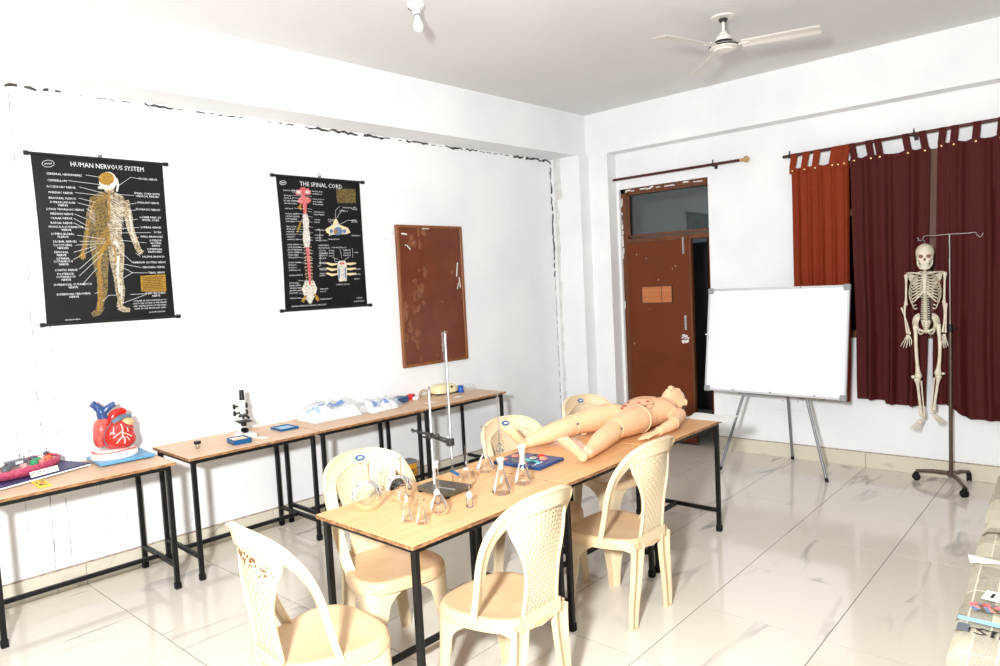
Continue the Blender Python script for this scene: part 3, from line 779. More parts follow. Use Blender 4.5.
def curtain(label, x0, x1, ztop, zbot, m, tabs, seed, folds, amp, ydist=.10, sway=0.0):
    yb = YB-ydist
    t = thing('curtain', label, 'curtain', (x0, yb, 0), 0, 'curtains over the window')
    rnd = random.Random(seed); wd = x1-x0
    ph = [rnd.uniform(0, 6) for _ in range(4)]
    def f(u, v, off=0):
        a = amp*(.35+.65*(1-v)) if False else amp*lerp(1.0, .45, v)
        y = a*(sin(2*pi*folds*u+ph[0]+.5*sin(3*u+ph[1]))+.45*sin(2*pi*folds*2.1*u+ph[2]+1.2*v)+.25*sin(2*pi*folds*.5*u+ph[3]))
        y = -abs(y)*.7-.3*y
        x = wd*u+sway*(1-v)*(.5-u)+.006*sin(9*v+ph[1])*(1-v)
        z0 = zbot(u) if callable(zbot) else zbot
        z1 = ztop(u) if callable(ztop) else ztop
        zz = lerp(z0, z1, v)
        if v > .93:
            # sag between tabs
            d = min(abs(u*wd-(tx-x0)) for tx in tabs); zz -= .018*min(1, d/.06)*(v-.93)/.07
        return (x, min(y, .0)+off, zz)
    b = MB(); nu, nv = 72, 30
    b.grid(lambda u, v: f(u, v), nu, nv); b.grid(lambda u, v: f(u, v, .004), nu, nv, flip=True)
    # hem thickness
    b.grid(lambda u, v: (f(u, 0)[0], f(u, 0)[1]+.004*v, f(u, 0)[2]), nu, 1); b.grid(lambda u, v: (f(0, u)[0], f(0, u)[1]+.004*v, f(0, u)[2]), nv, 1); b.grid(lambda u, v: (f(1, u)[0], f(1, u)[1]+.004*v, f(1, u)[2]), nv, 1)
    b.build('cloth', m, t, 80)
    for k, tx in enumerate(tabs):
        u = min(.99, max(.01, (tx-x0)/wd)); p = f(u, 1.0); zr = 2.672+.04*(tx-.005)/1.945
        lean = (seed*7+k*5) % 5*.008-.016
        b = MB(); prof = []
        ys = p[1]-.004
        pts = [(tx-x0, ys-.002, p[2]-.055), (tx-x0, ys-.003, p[2]), (tx-x0+lean, -.013, zr-.012), (tx-x0+lean, -.011, zr+.010), (tx-x0+lean, 0, zr+.0145), (tx-x0+lean, .012, zr+.008), (tx-x0+lean, .012, zr-.012), (tx-x0, ys+.010, p[2]-.002)]
        b.grid(lambda uu, vv: tuple(Vector(pts[int(round(vv*7))])+Vector(((uu-.5)*lerp(.05, .045, vv), 0, 0))), 2, 7)
        b.grid(lambda uu, vv: tuple(Vector(pts[int(round(vv*7))])+Vector(((uu-.5)*lerp(.05, .045, vv), -.0025 if vv < .7 else .0025, 0))), 2, 7, flip=True)
        tb_ = b.build('tab', m, t, 80)
        MB().ball((tx-x0, ys-.006, p[2]-.03), (.009, .004, .009), 10, 6).build('button', 'brass', tb_)
    return t
curtain('rust orange curtain at the left end of the rod, behind the whiteboard', .074, .533, 2.572, .575, 'curtain_rust', (.085, .182, .271,   .41, .452, .505), 2, 4.5, .034, .10, .02)
curtain('dark maroon curtain in the middle, left of the hanging skeleton', .543, 1.108, 2.585, lambda u: .605 if u < .42 else .575, 'curtain_red', (.575, .699, .764, .96, 1.075), 5, 3.2, .046, .10, .07)
curtain('dark maroon curtain at the right end of the rod, behind the drip stand pole', 1.158, 1.88, 2.60, lambda u: lerp(.60, .50, sm(.1, .32, u))+.02*sm(.4, 1, u), 'curtain_red', (1.185, 1.263, 1.40, 1.55, 1.7, 1.85), 9, 4.2, .046, .10, -.10)
# narrow leftover strip of maroon cloth hanging behind the rust curtain
# ------------------------------------------------------------------ blank socket plate
sp = thing('socket_plate', 'white blanking plate with two dark screws low on the back wall', 'wall plate', (.0, YB, .50))
MB().bbox((-.02, -.004, 0), (.24, .008, .14), .003).build('plate', 'wall', sp)
b = MB()
for x in (-.075, .055): b.ball((x, -.009, .02), (.005, .003, .005), 8, 4)
b.build('screw', 'dark', sp)

# ------------------------------------------------------------------ ceiling fan and bulb
fan = thing('ceiling_fan', 'ivory three blade ceiling fan on a short rod', 'fan', (.201, 1.407, HC))
MB().lathe([(0, 0), (.078, 0), (.08, -.004), (.078, -.01), (.02, -.014), (0, -.014)], 28).build('canopy', 'fan', fan)
MB().lathe([(.028, -.014), (.03, -.02), (.022, -.034), (0, -.034)], 16).build('shackle', 'dark', fan)
MB().tube([(0, 0, -.014), (0, 0, -.12)], .0105, 12).build('down_rod', 'fan', fan)
MB().lathe([(0, -.100), (.022, -.100), (.027, -.106), (.025, -.113), (.046, -.126), (.054, -.146), (.050, -.158), (0, -.158)], 24).build('upper_cup', 'fan', fan)
MB().lathe([(0, -.158), (.056, -.158), (.060, -.172), (.056, -.178), (0, -.178)], 24).build('collar', 'dark', fan)
b = MB(); b.cur = 0; b.lathe([(0, -.176), (.06, -.178), (.09, -.186), (.096, -.196), (.094, -.206), (.07, -.214), (.066, -.222), (.03, -.228), (0, -.229)], 32); b.cur = 1; b.lathe([(.0955, -.190), (.099, -.195), (.0955, -.201)], 32)
b.build('motor_housing', ['fan', 'dark'], fan)
for ang in (13, 133, 253):
    a = R(ang); b = MB(); nb = 14; secs = []
    for i in range(nb+1):
        k = i/nb; r = lerp(.115, .592, k); w = lerp(.046, .066, k)*(1 if k < .97 else .86); tw = -lerp(.24, .16, k)
        sec = []
        for q in range(9):
            s = (q/8*2-1)*w; zz = -.196+s*tw-.012*k+.003*cos(s/w*pi*1.5)
            sec.append((r, s, zz))
        secs.append(sec+[(p[0], p[1], p[2]-.0025) for p in reversed(sec)])
    Z = Matrix.Rotation(a, 4, 'Z')
    b.loft(secs, T=Z); bl_ = b.build('blade', 'fan', fan)
    b = MB(); b.box((.12, 0, -.198), (.09, .032, .007), T=Z); b.box((.14, .014, -.191), (.012, .012, .008), T=Z); b.box((.14, -.014, -.194), (.012, .012, .008), T=Z); b.build('blade_iron', 'fan', bl_)
lb = thing('light_bulb', 'white bulb hanging tilted in a batten holder on the ceiling', 'light bulb', (-.985, -.27, HC))
MB().lathe([(0, 0), (.05, 0), (.05, -.012), (.044, -.022), (.026, -.026), (.0, -.026)], 24).build('ceiling_plate', 'white', lb)
Tt = Matrix.Translation((0, 0, -.022)) @ Matrix.Rotation(R(-6), 4, 'Y')
MB().lathe([(0, 0), (.024, 0), (.022, -.03), (.018, -.036), (0, -.036)], 20, Tt).build('holder', 'white', lb)
MB().lathe([(.0165, -.034), (.0165, -.05), (.0, -.05)], 18, Tt).build('bulb_cap', 'greyp', lb)
MB().lathe([(.015, -.048), (.017, -.07), (.027, -.092), (.031, -.11), (.027, -.13), (.014, -.142), (0, -.145)], 24, Tt).build('bulb', 'white', lb)
MB().box((-.046, 0, -.012), (.02, .03, .014)).build('cable_entry', 'dark', lb)

# ------------------------------------------------------------------ notice board
nbd = thing('notice_board', 'brown hardboard notice board in a wooden frame with dried glue streaks', 'notice board', on_lw(1.04, 1.635), LROT)
NW, NH = .756, 1.225
MB().box((0, -.012, 0), (NW-.03, .016, NH-.03)).build('panel', 'notice', nbd)
for c, d in (((-NW/2+.014, -.016, 0), (.028, .03, NH)), ((NW/2-.014, -.016, 0), (.028, .03, NH)), ((0, -.016, NH/2-.012), (NW-.05, .03, .024)), ((0, -.016, -NH/2+.012), (NW-.05, .03, .024))):
    MB().bbox(c, d, .003).build('frame_rail', 'notice_frame', nbd)
b = MB(); rnd = random.Random(11)
def blob(cx, cz, rx, rz_, n=14):
    pts = []
    for k in range(n):
        q = rnd.uniform(.6, 1.1); pts.append((cx+rx*q*cos(2*pi*k/n), cz+rz_*q*sin(2*pi*k/n)))
    b.add([(p[0], -.0206, p[1]) for p in pts]+[(cx+(p[0]-cx)*.8, -.0216, cz+(p[1]-cz)*.8) for p in pts], [tuple(range(n, 2*n))]+[(k, (k+1) % n, n+(k+1) % n, n+k) for k in range(n)])
for i in range(26):
    z = rnd.uniform(-.58, .55); blob(-.19+rnd.gauss(0, .05)+.06*sin(z*5), z, rnd.uniform(.015, .045), rnd.uniform(.02, .06))
for i in range(8): blob(rnd.uniform(-.3, .3), rnd.uniform(-.55, .3), rnd.uniform(.008, .02), rnd.uniform(.008, .02))
b.build('glue_streak', 'glue', nbd, 35, 'stuff')
b = MB()
for x, z, w, h, r in ((-.29, .535, .06, .012, .1), (-.25, .42, .05, .008, .8), (-.28, .44, .02, .006, -.4), (.30, .22, .012, .13, .15), (.325, .10, .01, .1, -.1), (.30, .07, .008, .06, .3), (-.05, .585, .08, .01, 0)): b.box((x, -.0215, z), (w, .002, h), (0, r, 0))
b.build('paper_scrap', 'chip', nbd, 35, 'stuff')
b = MB(); b.ball((-.48, -.002, .49), .004, 6, 4); b.ball((-.40, -.002, .54), .004, 6, 4); b.build('nail', 'dark', nbd)
# ------------------------------------------------------------------ wall charts
class Chart:
    "flat print on a hanging sheet; authored in zoom coordinates (four sheet corners), mapped to the sheet, bowed slightly"
    def __init__(s, w, h, corners, bow):
        s.w, s.h, s.c, s.bow = w, h, corners, bow
    def uv(s, x, y):
        (ax, ay), (bx, by), (cx, cy), (dx, dy) = s.c     # TL TR BL BR
        u = v = .5
        for _ in range(12):
            px = (1-u)*(1-v)*ax+u*(1-v)*bx+(1-u)*v*cx+u*v*dx; py = (1-u)*(1-v)*ay+u*(1-v)*by+(1-u)*v*cy+u*v*dy
            jxu = (1-v)*(bx-ax)+v*(dx-cx); jxv = (1-u)*(cx-ax)+u*(dx-bx); jyu = (1-v)*(by-ay)+v*(dy-cy); jyv = (1-u)*(cy-ay)+u*(dy-by)
            det = jxu*jyv-jxv*jyu; ex, ey = x-px, y-py
            u += (ex*jyv-ey*jxv)/det; v += (ey*jxu-ex*jyu)/det
        return u, v
    def xy(s, x, y):
        u, v = s.uv(x, y); return (u-.5)*s.w, (.5-v)*s.h
    def P(s, X, Z, lift=0.0):
        "sheet point at local X, Z"
        v = .5-Z/s.h; u = X/s.w+.5
        sq = s.bow*sin(pi*v)                   # the sheet narrows a little in the middle
        return (X*(1-sq), -.012-.016*sin(pi*v)*(.4+.6*sin(pi*u))-.004*sin(2*pi*u)*sin(2*pi*v)-lift, Z)
    def line(s, mb, pts, w, lift=.0012):
        for (a, b) in zip(pts[:-1], pts[1:]):
            d = Vector((b[0]-a[0], b[1]-a[1])); L_ = d.length
            if L_ < 1e-6: continue
            n = Vector((-d.y, d.x))/L_*w/2
            mb.add([s.P(a[0]-n.x, a[1]-n.y, lift), s.P(b[0]-n.x, b[1]-n.y, lift), s.P(b[0]+n.x, b[1]+n.y, lift), s.P(a[0]+n.x, a[1]+n.y, lift)], [(0, 1, 2, 3)])
    def zl(s, mb, pts, w, lift=.0012): s.line(mb, [s.xy(*p) for p in pts], w, lift)
    def poly(s, mb, pts, lift=.001):
        q = [s.xy(*p) for p in pts]; mb.add([s.P(a, b, lift) for a, b in q], [tuple(range(len(q)))])
    def limb(s, mb, pts, lift=.001):
        "pts: (x, y, width in zoom px)"
        L_, R_ = [], []
        for i, (x, y, w) in enumerate(pts):
            a = pts[max(i-1, 0)]; b = pts[min(i+1, len(pts)-1)]
            d = Vector((b[0]-a[0], b[1]-a[1])).normalized(); n = Vector((-d.y, d.x))*w/2
            L_.append((x+n.x, y+n.y)); R_.append((x-n.x, y-n.y))
        for i in range(len(pts)-1):
            s.poly(mb, [L_[i], L_[i+1], R_[i+1], R_[i]], lift)
    def ell(s, mb, x, y, rx, ry, lift=.001, n=18):
        s.poly(mb, [(x+rx*cos(2*pi*k/n), y+ry*sin(2*pi*k/n)) for k in range(n)], lift)
    def text(s, mb, body, x, y, size, align='LEFT', lift=.0014, width=None):
        vs, fs = text_mesh(body, size, align)
        if not vs: return
        if width:
            ww = max(v[0] for v in vs)-min(v[0] for v in vs); k = width/max(ww, 1e-6); vs = [(v[0]*k, v[1], 0) for v in vs]
        X, Z = s.xy(x, y)
        mb.add([s.P(X+v[0], Z+v[1], lift) for v in vs], fs)
def chart_frame(name, label, ch, loc, tube_over):
    t = thing(name, label, 'wall chart', loc, LROT)
    b = MB(); nu, nv = 10, 16
    f = lambda u, v, off=0: (lambda p: (p[0], p[1]+off, p[2]))(ch.P((u-.5)*ch.w, (v-.5)*ch.h))
    b.grid(lambda u, v: f(u, v), nu, nv); b.grid(lambda u, v: f(u, v, .0015), nu, nv, flip=True)
    b.build('sheet', 'black_print', t, 60)
    for sgn, nm in ((1, 'top_rod'), (-1, 'bottom_rod')):
        z = sgn*(ch.h/2+.006)
        r = MB().tube([(-ch.w/2-tube_over, -.012, z), (ch.w/2+tube_over, -.012, z)], .0095, 10).build(nm, 'blackp', t)
        for sx in (-1, 1): MB().tube([(sx*(ch.w/2+tube_over-.012), -.012, z), (sx*(ch.w/2+tube_over+.012), -.012, z)], .0135, 10).build('rod_cap', 'blackp', r)
    MB().box((0, -.012, ch.h/2+.02), (.022, .006, .02)).tube([(.011*cos(k*pi/6), -.010, ch.h/2+.038+.011*sin(k*pi/6)) for k in range(12)], .002, 5, loop=True).build('hanger', 'steel', t)
    return t
cH = Chart(.735, .985, [(98, 68), (523, 110), (147, 615), (553, 600)], .012)
t1 = chart_frame('anatomy_chart', 'black wall chart titled HUMAN NERVOUS SYSTEM with a golden figure seen from behind', cH, on_lw(-1.57, 2.094), .022)
b = MB()
cH.text(b, 'HUMAN NERVOUS SYSTEM', 336, 113, .040, 'CENTER', width=.415)
cH.zl(b, [(138+k*2, 99+2.5*sin(k*1.7)) for k in range(12)], .0022); cH.zl(b, [(149+18*cos(k*pi/8), 99+11*sin(k*pi/8)) for k in range(17)], .002)
left = [(196, 135, 'CEREBRAL HEMISPHERES'), (174, 154, 'CEREBELLUM'), (186, 175, 'ACCESSORY NERVE'), (184, 193, 'PHRENIC NERVE'), (189, 211, 'BRACHIAL PLEXUS'), (190, 229, 'SUPRASCAPULAR\nNERVE'),
        (198, 247, 'LONG THORACIC NERVE'), (187, 261, 'MEDIAN NERVE'), (186, 275, 'ULNAR NERVE'), (186, 290, 'RADIAL NERVE'), (200, 308, 'MUSCULOCUTANEOUS\nNERVE'), (190, 330, 'LUMBOSACRAL\nPLEXUS'),
        (196, 350, 'SACRAL NERVES'), (190, 366, 'COCCYGEAL\nNERVES'), (186, 389, 'FEMORAL\nNERVE'), (192, 414, 'LATERAL\nCUTANEOUS\nNERVE'), (201, 442, 'SCIATIC NERVE'), (200, 464, 'POSTERIOR\nCUTANEOUS\nNERVE'),
        (222, 494, 'SUPERFICIAL CUTANEOUS\nNERVE'), (225, 525, 'SUPERFICIAL PERONEAL\nNERVE')]
right = [(470, 155, 'FACIAL NERVE'), (466, 206, 'SPINAL CORD WITH\nCERVICAL NERVES'), (469, 231, 'AXILLARY NERVE'), (468, 253, 'THORACIC NERVES'), (476, 283, 'LOWER PART OF\nSPINAL CORD'), (477, 311, 'LUMBAR NERVES'),
         (500, 327, 'DURA'), (478, 341, 'SMALL BRANCHES'), (492, 362, 'SUPERIOR\nGLUTEAL\nNERVE'), (488, 386, 'SUPERFICIAL\nBRANCHES'), (482, 406, 'PALMAR BRANCH'), (468, 424, 'INFERIOR GLUTEAL NERVE'), (482, 440, 'PERONEAL NERVE'), (492, 458, 'TIBIAL NERVE'), (488, 529, 'DEEP PERONEAL\nNERVE')]
for x, y, s_ in left+right: cH.text(b, s_, x, y, .0172, 'CENTER')
for k in range(4): cH.text(b, ['OUTLINE OF THE HUMAN BODY TO', 'SHOW THE COURSE OF THE NERVES', 'AND THE RELATION OF THE SPINAL', 'CORD TO THE TRUNK AND LIMBS'][k], 468, 548+k*8.5, .0125, 'CENTER')
cH.text(b, 'PRINTED IN INDIA', 222, 604, .010, 'CENTER'); cH.text(b, 'ALL RIGHTS RESERVED', 492, 586, .010, 'CENTER')
for p, q in [((262, 137), (312, 146)), ((205, 154), (315, 170)), ((240, 175), (316, 196)), ((228, 193), (318, 205)), ((238, 211), (290, 226)), ((234, 226), (283, 240)), ((262, 246), (280, 255)), ((225, 262), (265, 280)),
             ((222, 276), (262, 300)), ((222, 290), (262, 312)), ((255, 308), (268, 312)), ((232, 330), (318, 345)), ((240, 350), (322, 352)), ((228, 362), (320, 358)), ((222, 385), (292, 366)), ((222, 408), (292, 372)), ((240, 440), (300, 385)), ((240, 462), (312, 392)),
             ((250, 490), (292, 440)), ((288, 520), (302, 516)), ((438, 152), (410, 147)), ((410, 147), (370, 172)), ((420, 206), (352, 200)), ((428, 230), (392, 236)), ((425, 253), (390, 255)), ((430, 283), (345, 290)), ((435, 310), (345, 312)),
             ((475, 327), (345, 326)), ((432, 341), (408, 350)), ((458, 360), (372, 350)), ((450, 385), (430, 396)), ((436, 404), (420, 392)), ((410, 424), (362, 380)), ((438, 440), (372, 426)), ((460, 458), (408, 456)), ((408, 456), (372, 476)), ((408, 456), (380, 440)), ((455, 526), (330, 528)), ((330, 528), (312, 548)), ((455, 528), (372, 556))]:
    cH.zl(b, [p, q], .0018)
b.build('lettering', 'ink_white', t1, None, 'stuff')
b = MB(); b.cur = 0      # body seen from behind: olive left half, tan right half
B = lambda pts, l=.0006: cH.limb(b, pts, l)
b.cur = 0
B([(322, 196, 26), (308, 222, 76), (304, 250, 70), (305, 290, 62), (306, 330, 58), (304, 362, 66), (307, 385, 64)])
B([(288, 222, 28), (276, 262, 30), (270, 300, 24), (260, 345, 20), (254, 378, 18), (248, 404, 22)])
B([(304, 372, 60), (306, 420, 50), (311, 470, 34), (312, 510, 34), (308, 545, 22), (302, 570, 20)]); B([(310, 562, 22), (298, 582, 24), (280, 590, 16)])
b.cur = 1
B([(338, 196, 24), (358, 222, 60), (360, 250, 56), (352, 300, 46), (352, 340, 46), (358, 372, 50)])
B([(388, 222, 28), (398, 268, 28), (404, 310, 24), (418, 350, 20), (430, 380, 18), (440, 396, 18)])
B([(356, 365, 54), (358, 420, 46), (362, 470, 30), (368, 510, 32), (370, 545, 20), (366, 568, 22)]); B([(364, 566, 22), (382, 576, 18), (400, 578, 12)])
B([(340, 168, 34), (336, 196, 30)])
b.cur = 2
cH.ell(b, 333, 158, 29, 30, .0007); 
b.build('figure', ['ink_olive', 'ink_tan', 'ink_white'], t1, None, 'stuff')
b = MB(); cH.ell(b, 329, 150, 26, 21, .0010)
cH.zl(b, [(334, 172), (336, 250), (332, 352)], .008)
rnd = random.Random(21)
def nerve(pts, w=.003, jit=3, n=3):
    for k in range(n): cH.zl(b, [(x+rnd.uniform(-jit, jit), y+rnd.uniform(-jit, jit)) for x, y in pts], w, .0011)
for k in range(14): nerve([(334, 195+k*11), (310, 203+k*11), (286, 214+k*10)], .0022, 2, 1); 
for k in range(8): nerve([(334, 300+k*8), (312, 320+k*10), (292, 350+k*13)], .0026, 3, 1)
nerve([(330, 205), (288, 226), (274, 268), (264, 318), (254, 370), (246, 402)], .0020, 5, 4)
nerve([(330, 345), (306, 380), (300, 430), (308, 480), (306, 540), (300, 575)], .0024, 9, 8)
nerve([(334, 345), (352, 385), (356, 420)], .0024, 5, 5)
nerve([(362, 470), (366, 520), (366, 560)], .002, 5, 2); nerve([(392, 230), (402, 300), (424, 360), (438, 394)], .002, 4, 2)
for (x, y) in [(240, 398), (246, 408), (252, 410), (256, 402)]: cH.zl(b, [(250, 388), (x, y)], .006)
cH.poly(b, [(435, 467), (523, 464), (525, 520), (437, 518)], .0008)
b.build('golden_print', 'ink_gold', t1, None, 'stuff')
b = MB()
for k in range(11): cH.zl(b, [(346, 212+k*8), (366, 222+k*8), (382, 236+k*8)], .0024, .0011)
for pts in ([(402, 268, 9), (410, 320, 8), (424, 360, 6)], [(362, 400, 8), (360, 460, 8), (366, 520, 7)], [(372, 500, 6), (372, 540, 6)], [(350, 352, 14), (364, 372, 8)], [(362, 150, 7), (366, 172, 9), (362, 192, 6)]): cH.limb(b, pts, .0009)
cH.limb(b, [(300, 178, 9), (330, 178, 12), (352, 180, 9)], .0012)
for k in range(8): nn = [(270+rnd.uniform(-8, 8), 240+k*6), (290, 262+k*5)]; cH.zl(b, nn, .0015, .0011)
b.build('bone_print', 'ink_pale', t1, None, 'stuff')
b = MB()
for k in range(8): cH.zl(b, [(442, 473+k*5.6), (518-(k % 3)*4, 471+k*5.6)], .0032, .0012)
b.build('box_print', 'ink_black', t1, None, 'stuff')

cS = Chart(.735, .985, [(50, 40), (305, 70), (73, 455), (318, 447)], .02)
t2 = chart_frame('anatomy_chart', 'black wall chart titled THE SPINAL CORD with a red spine drawing', cS, on_lw(-.035, 2.082), .03)
b = MB()
cS.text(b, 'THE SPINAL CORD', 182, 73, .046, 'CENTER', width=.375)
cS.zl(b, [(63+k*1.1, 61+1.6*sin(k*1.7)) for k in range(12)], .003); cS.zl(b, [(69+9*cos(k*pi/8), 61+6*sin(k*pi/8)) for k in range(17)], .003)
words = ['VAGUS NERVE', 'SPINAL NERVE', 'CERVICAL PLEXUS', 'ATLAS', 'DURA MATER', 'BRACHIAL PLEXUS', 'THORACIC ROOT', 'GANGLION', 'LUMBAR ROOT', 'SACRAL PLEXUS', 'CAUDA EQUINA', 'FILUM TERMINALE']
rnd = random.Random(8)
for k in range(44):
    y = 84+k*8.0; x0 = 66+ (y-40)/415*20
    if k % 7 == 6: continue
    if rnd.random() < .82: cS.text(b, words[k % 12], x0, y, .0135, 'LEFT', width=rnd.uniform(.06, .12))
    if rnd.random() < .72: cS.text(b, words[(k*5+3) % 12], 152+(y-90)*.03+(9 if y > 240 else 0), y+6, .0135, 'LEFT', width=rnd.uniform(.05, .11))
    if rnd.random() < .5: cS.zl(b, [(x0+26, y), (122+(y-90)*.04, y+4)], .0016)
    if rnd.random() < .5: cS.zl(b, [(150, y+6), (134+(y-90)*.03, y+3)], .0016)
for x, y, s_, wd in [(214, 241, 'SPINAL SECTION', .10), (240, 382, 'THORACIC SECTION', .125), (230, 267, 'CORD AND ITS ROOTS', .14), (262, 145, 'WHITE MATTER', .09), (286, 148, 'GREY\nMATTER', .05), (250, 155, 'VENTRAL ROOT', .08), (284, 187, 'SPINAL\nPROCESS', .06), (208, 183, 'DORSAL\nROOT', .06),
                     (288, 232, 'VERTEBRAL BODY', .09), (206, 276, 'DURA', .05), (206, 284, 'PIA', .05), (206, 292, 'ROOT', .05), (255, 276, 'NERVE', .07), (255, 284, 'GANGLION', .07), (255, 292, 'RAMUS', .07), (184, 284, 'ARACHNOID', .06), (286, 284, 'HORN', .04),
                     (272, 320, 'ROOT', .05), (290, 336, 'RAMI', .05), (286, 352, 'NERVE', .07), (286, 366, 'BRANCH', .05), (178, 312, 'GANGLIA', .06), (180, 334, 'NERVES', .06), (178, 352, 'RAMUS', .05), (292, 436, 'ALL RIGHTS RESERVED', .10), (140, 444, 'PRINTED IN INDIA FOR TEACHING AND STUDY', .3), (292, 426, 'COPYRIGHT', .06)]:
    cS.text(b, s_, x, y, .0145, 'CENTER', width=wd)
for pts in ([(163, 208), (171, 208), (171, 322), (163, 322)], [(171, 258), (182, 258)], [(221, 178), (224, 150), (238, 140)], [(224, 178), (244, 150), (255, 155)], [(206, 190), (216, 212)], [(234, 196), (262, 183), (292, 187)], [(214, 300), (216, 310), (228, 312)], [(232, 268), (238, 300)], [(208, 296), (226, 304)], [(262, 296), (246, 306)], [(274, 270), (274, 300)]):
    cS.zl(b, pts, .0022)
b.build('lettering', 'ink_white', t2, None, 'stuff')
b = MB()
b.cur = 0      # red brain stem and cord
cS.limb(b, [(125, 82, 34), (126, 92, 46), (126, 100, 42)], .0008); cS.limb(b, [(127, 104, 12), (127, 112, 34), (128, 122, 40), (128, 128, 18)], .0008)
cS.limb(b, [(128, 128, 12), (128, 160, 9)], .0008); cS.limb(b, [(134, 262, 9), (138, 320, 9), (142, 384, 7)], .0008)
cS.limb(b, [(125, 77, 14), (125, 105, 10)], .0009)
b.cur = 1
cS.limb(b, [(128, 160, 13), (130, 185, 18), (130, 208, 14)], .0008); cS.limb(b, [(130, 205, 14), (131, 235, 22), (132, 262, 14)], .0009)
cS.limb(b, [(140, 368, 26), (140, 392, 44), (141, 410, 34), (142, 438, 6)], .0007)
for k in range(22):
    y = 165+k*10.5; w = 9+3*(k % 2); x = 128+(y-160)*.056
    cS.zl(b, [(x-w, y+3), (x-4, y)], .0035, .001); cS.zl(b, [(x+w, y+3), (x+4, y)], .0035, .001)
for sx in (-1, 1): cS.limb(b, [(125+sx*12, 88, 12), (125+sx*15, 96, 10)], .001)
b.cur = 2
cS.limb(b, [(116, 180, 3), (110, 198, 7), (104, 216, 3)], .0008); cS.limb(b, [(118, 128, 4), (112, 138, 9), (118, 146, 4)], .0008)
cS.limb(b, [(132, 412, 5), (126, 420, 9), (120, 432, 9)], .0009); cS.limb(b, [(153, 408, 5), (160, 418, 9), (166, 430, 9)], .0009)
for k in range(16): y = 250+k*10; x = 128+(y-160)*.056; cS.zl(b, [(x-11, y+4), (x-7, y)], .005, .001); cS.zl(b, [(x+11, y+4), (x+7, y)], .005, .001)
b.cur = 3      # cross section drawings
cS.poly(b, [(189, 208), (212, 196), (220, 178), (226, 178), (234, 196), (262, 207), (270, 222), (252, 226), (240, 226), (206, 226), (192, 220)], .0007)
for y in (317, 333, 349): 
    cS.limb(b, [(190, y-4, 5), (206, y+2, 8), (226, y, 3)], .0007); cS.limb(b, [(284, y, 4), (264, y+2, 8), (248, y, 3)], .0007)
b.cur = 1
cS.ell(b, 226, 198, 9, 8, .0010); cS.limb(b, [(238, 308, 20), (238, 320, 30), (238, 346, 30), (240, 372, 24)], .0009); cS.limb(b, [(200, 220, 18), (214, 222, 8)], .0009); cS.limb(b, [(244, 222, 8), (258, 218, 16)], .0009)
b.cur = 4
cS.ell(b, 229, 216, 15, 13, .0011); cS.ell(b, 207, 215, 6, 6, .0011); cS.ell(b, 250, 216, 6, 6, .0011); cS.limb(b, [(228, 330, 4), (228, 362, 4)], .0012); cS.limb(b, [(248, 330, 4), (248, 362, 4)], .0012)
b.cur = 2; cS.ell(b, 221, 217, 6, 6, .0013)
b.cur = 0; cS.ell(b, 238, 316, 8, 4, .0013)
b.cur = 5
for k in range(7): cS.zl(b, [(229, 88+k*6.4), (286-(k*7 % 10), 91+k*6.6)], .0062, .0009)
cS.poly(b, [(228, 84), (290, 88), (291, 132), (229, 129)], .0004)
b.build('figure', ['ink_red', 'ink_pale', 'ink_gold', 'ink_cream', 'ink_blue', 'ink_olive'], t2, None, 'stuff')

# ------------------------------------------------------------------ drip stand
iv = thing('drip_stand', 'bronze drip stand on black castors with two chrome hooks, by the maroon curtains', 'drip stand', (1.252, 2.892, 0))
for tip in ((-.238, .033), (.124, -.265), (.085, .20)):
    l = MB().tube([(0, 0, .095), (tip[0]*.5, tip[1]*.5, .092), (tip[0], tip[1], .075)], [.018, .016, .013], 8).build('base_leg', 'bronze', iv)
    ang = atan2(tip[1], tip[0])
    b = MB(); Tc = Matrix.Translation((tip[0], tip[1], .028)) @ Matrix.Rotation(ang+.5, 4, 'Z') @ Matrix.Rotation(pi/2, 4, 'X')
    for s in (-.014, .008): b.lathe([(0, s), (.022, s), (.028, s+.002), (.028, s+.010), (.022, s+.012), (0, s+.012)], 18, Tc)
    b.lathe([(0, -.006), (.021, -.006), (.021, .012), (0, .012)], 14, Tc)
    b.box((tip[0], tip[1], .055), (.03, .03, .022)); b.build('castor', 'rubber', l)
b = MB().lathe([(0, .07), (.024, .07), (.026, .08), (.026, .11), (.02, .118), (0, .118)], 16); b.build('hub', 'bronze', iv)
MB().tube([(0, 0, .1), (0, 0, 1.185)], .0135, 14).build('lower_tube', 'bronze', iv)
b = MB().lathe([(0, 1.17), (.017, 1.17), (.017, 1.225), (.008, 1.23), (0, 1.23)], 14); b.tube([(0, 0, 1.20), (.035, 0, 1.20)], .005, 8); b.ball((.038, 0, 1.20), .009, 8, 6); b.build('clamp_collar', 'blackp', iv)
MB().tube([(0, 0, 1.18), (0, 0, 1.905)], .0058, 10).build('upper_rod', 'chrome', iv)
hk = []
for sx in (-1, 1):
    pts = [(0, 0, 1.902), (sx*.10, 0, 1.905-.006), (sx*.158, 0, 1.900), (sx*.172, 0, 1.880), (sx*.185, 0, 1.866), (sx*.198, 0, 1.872), (sx*.208, 0, 1.894)]
    hk.append(MB().tube(catmull(pts, 4), .0036, 8).build('hook', 'chrome', iv))

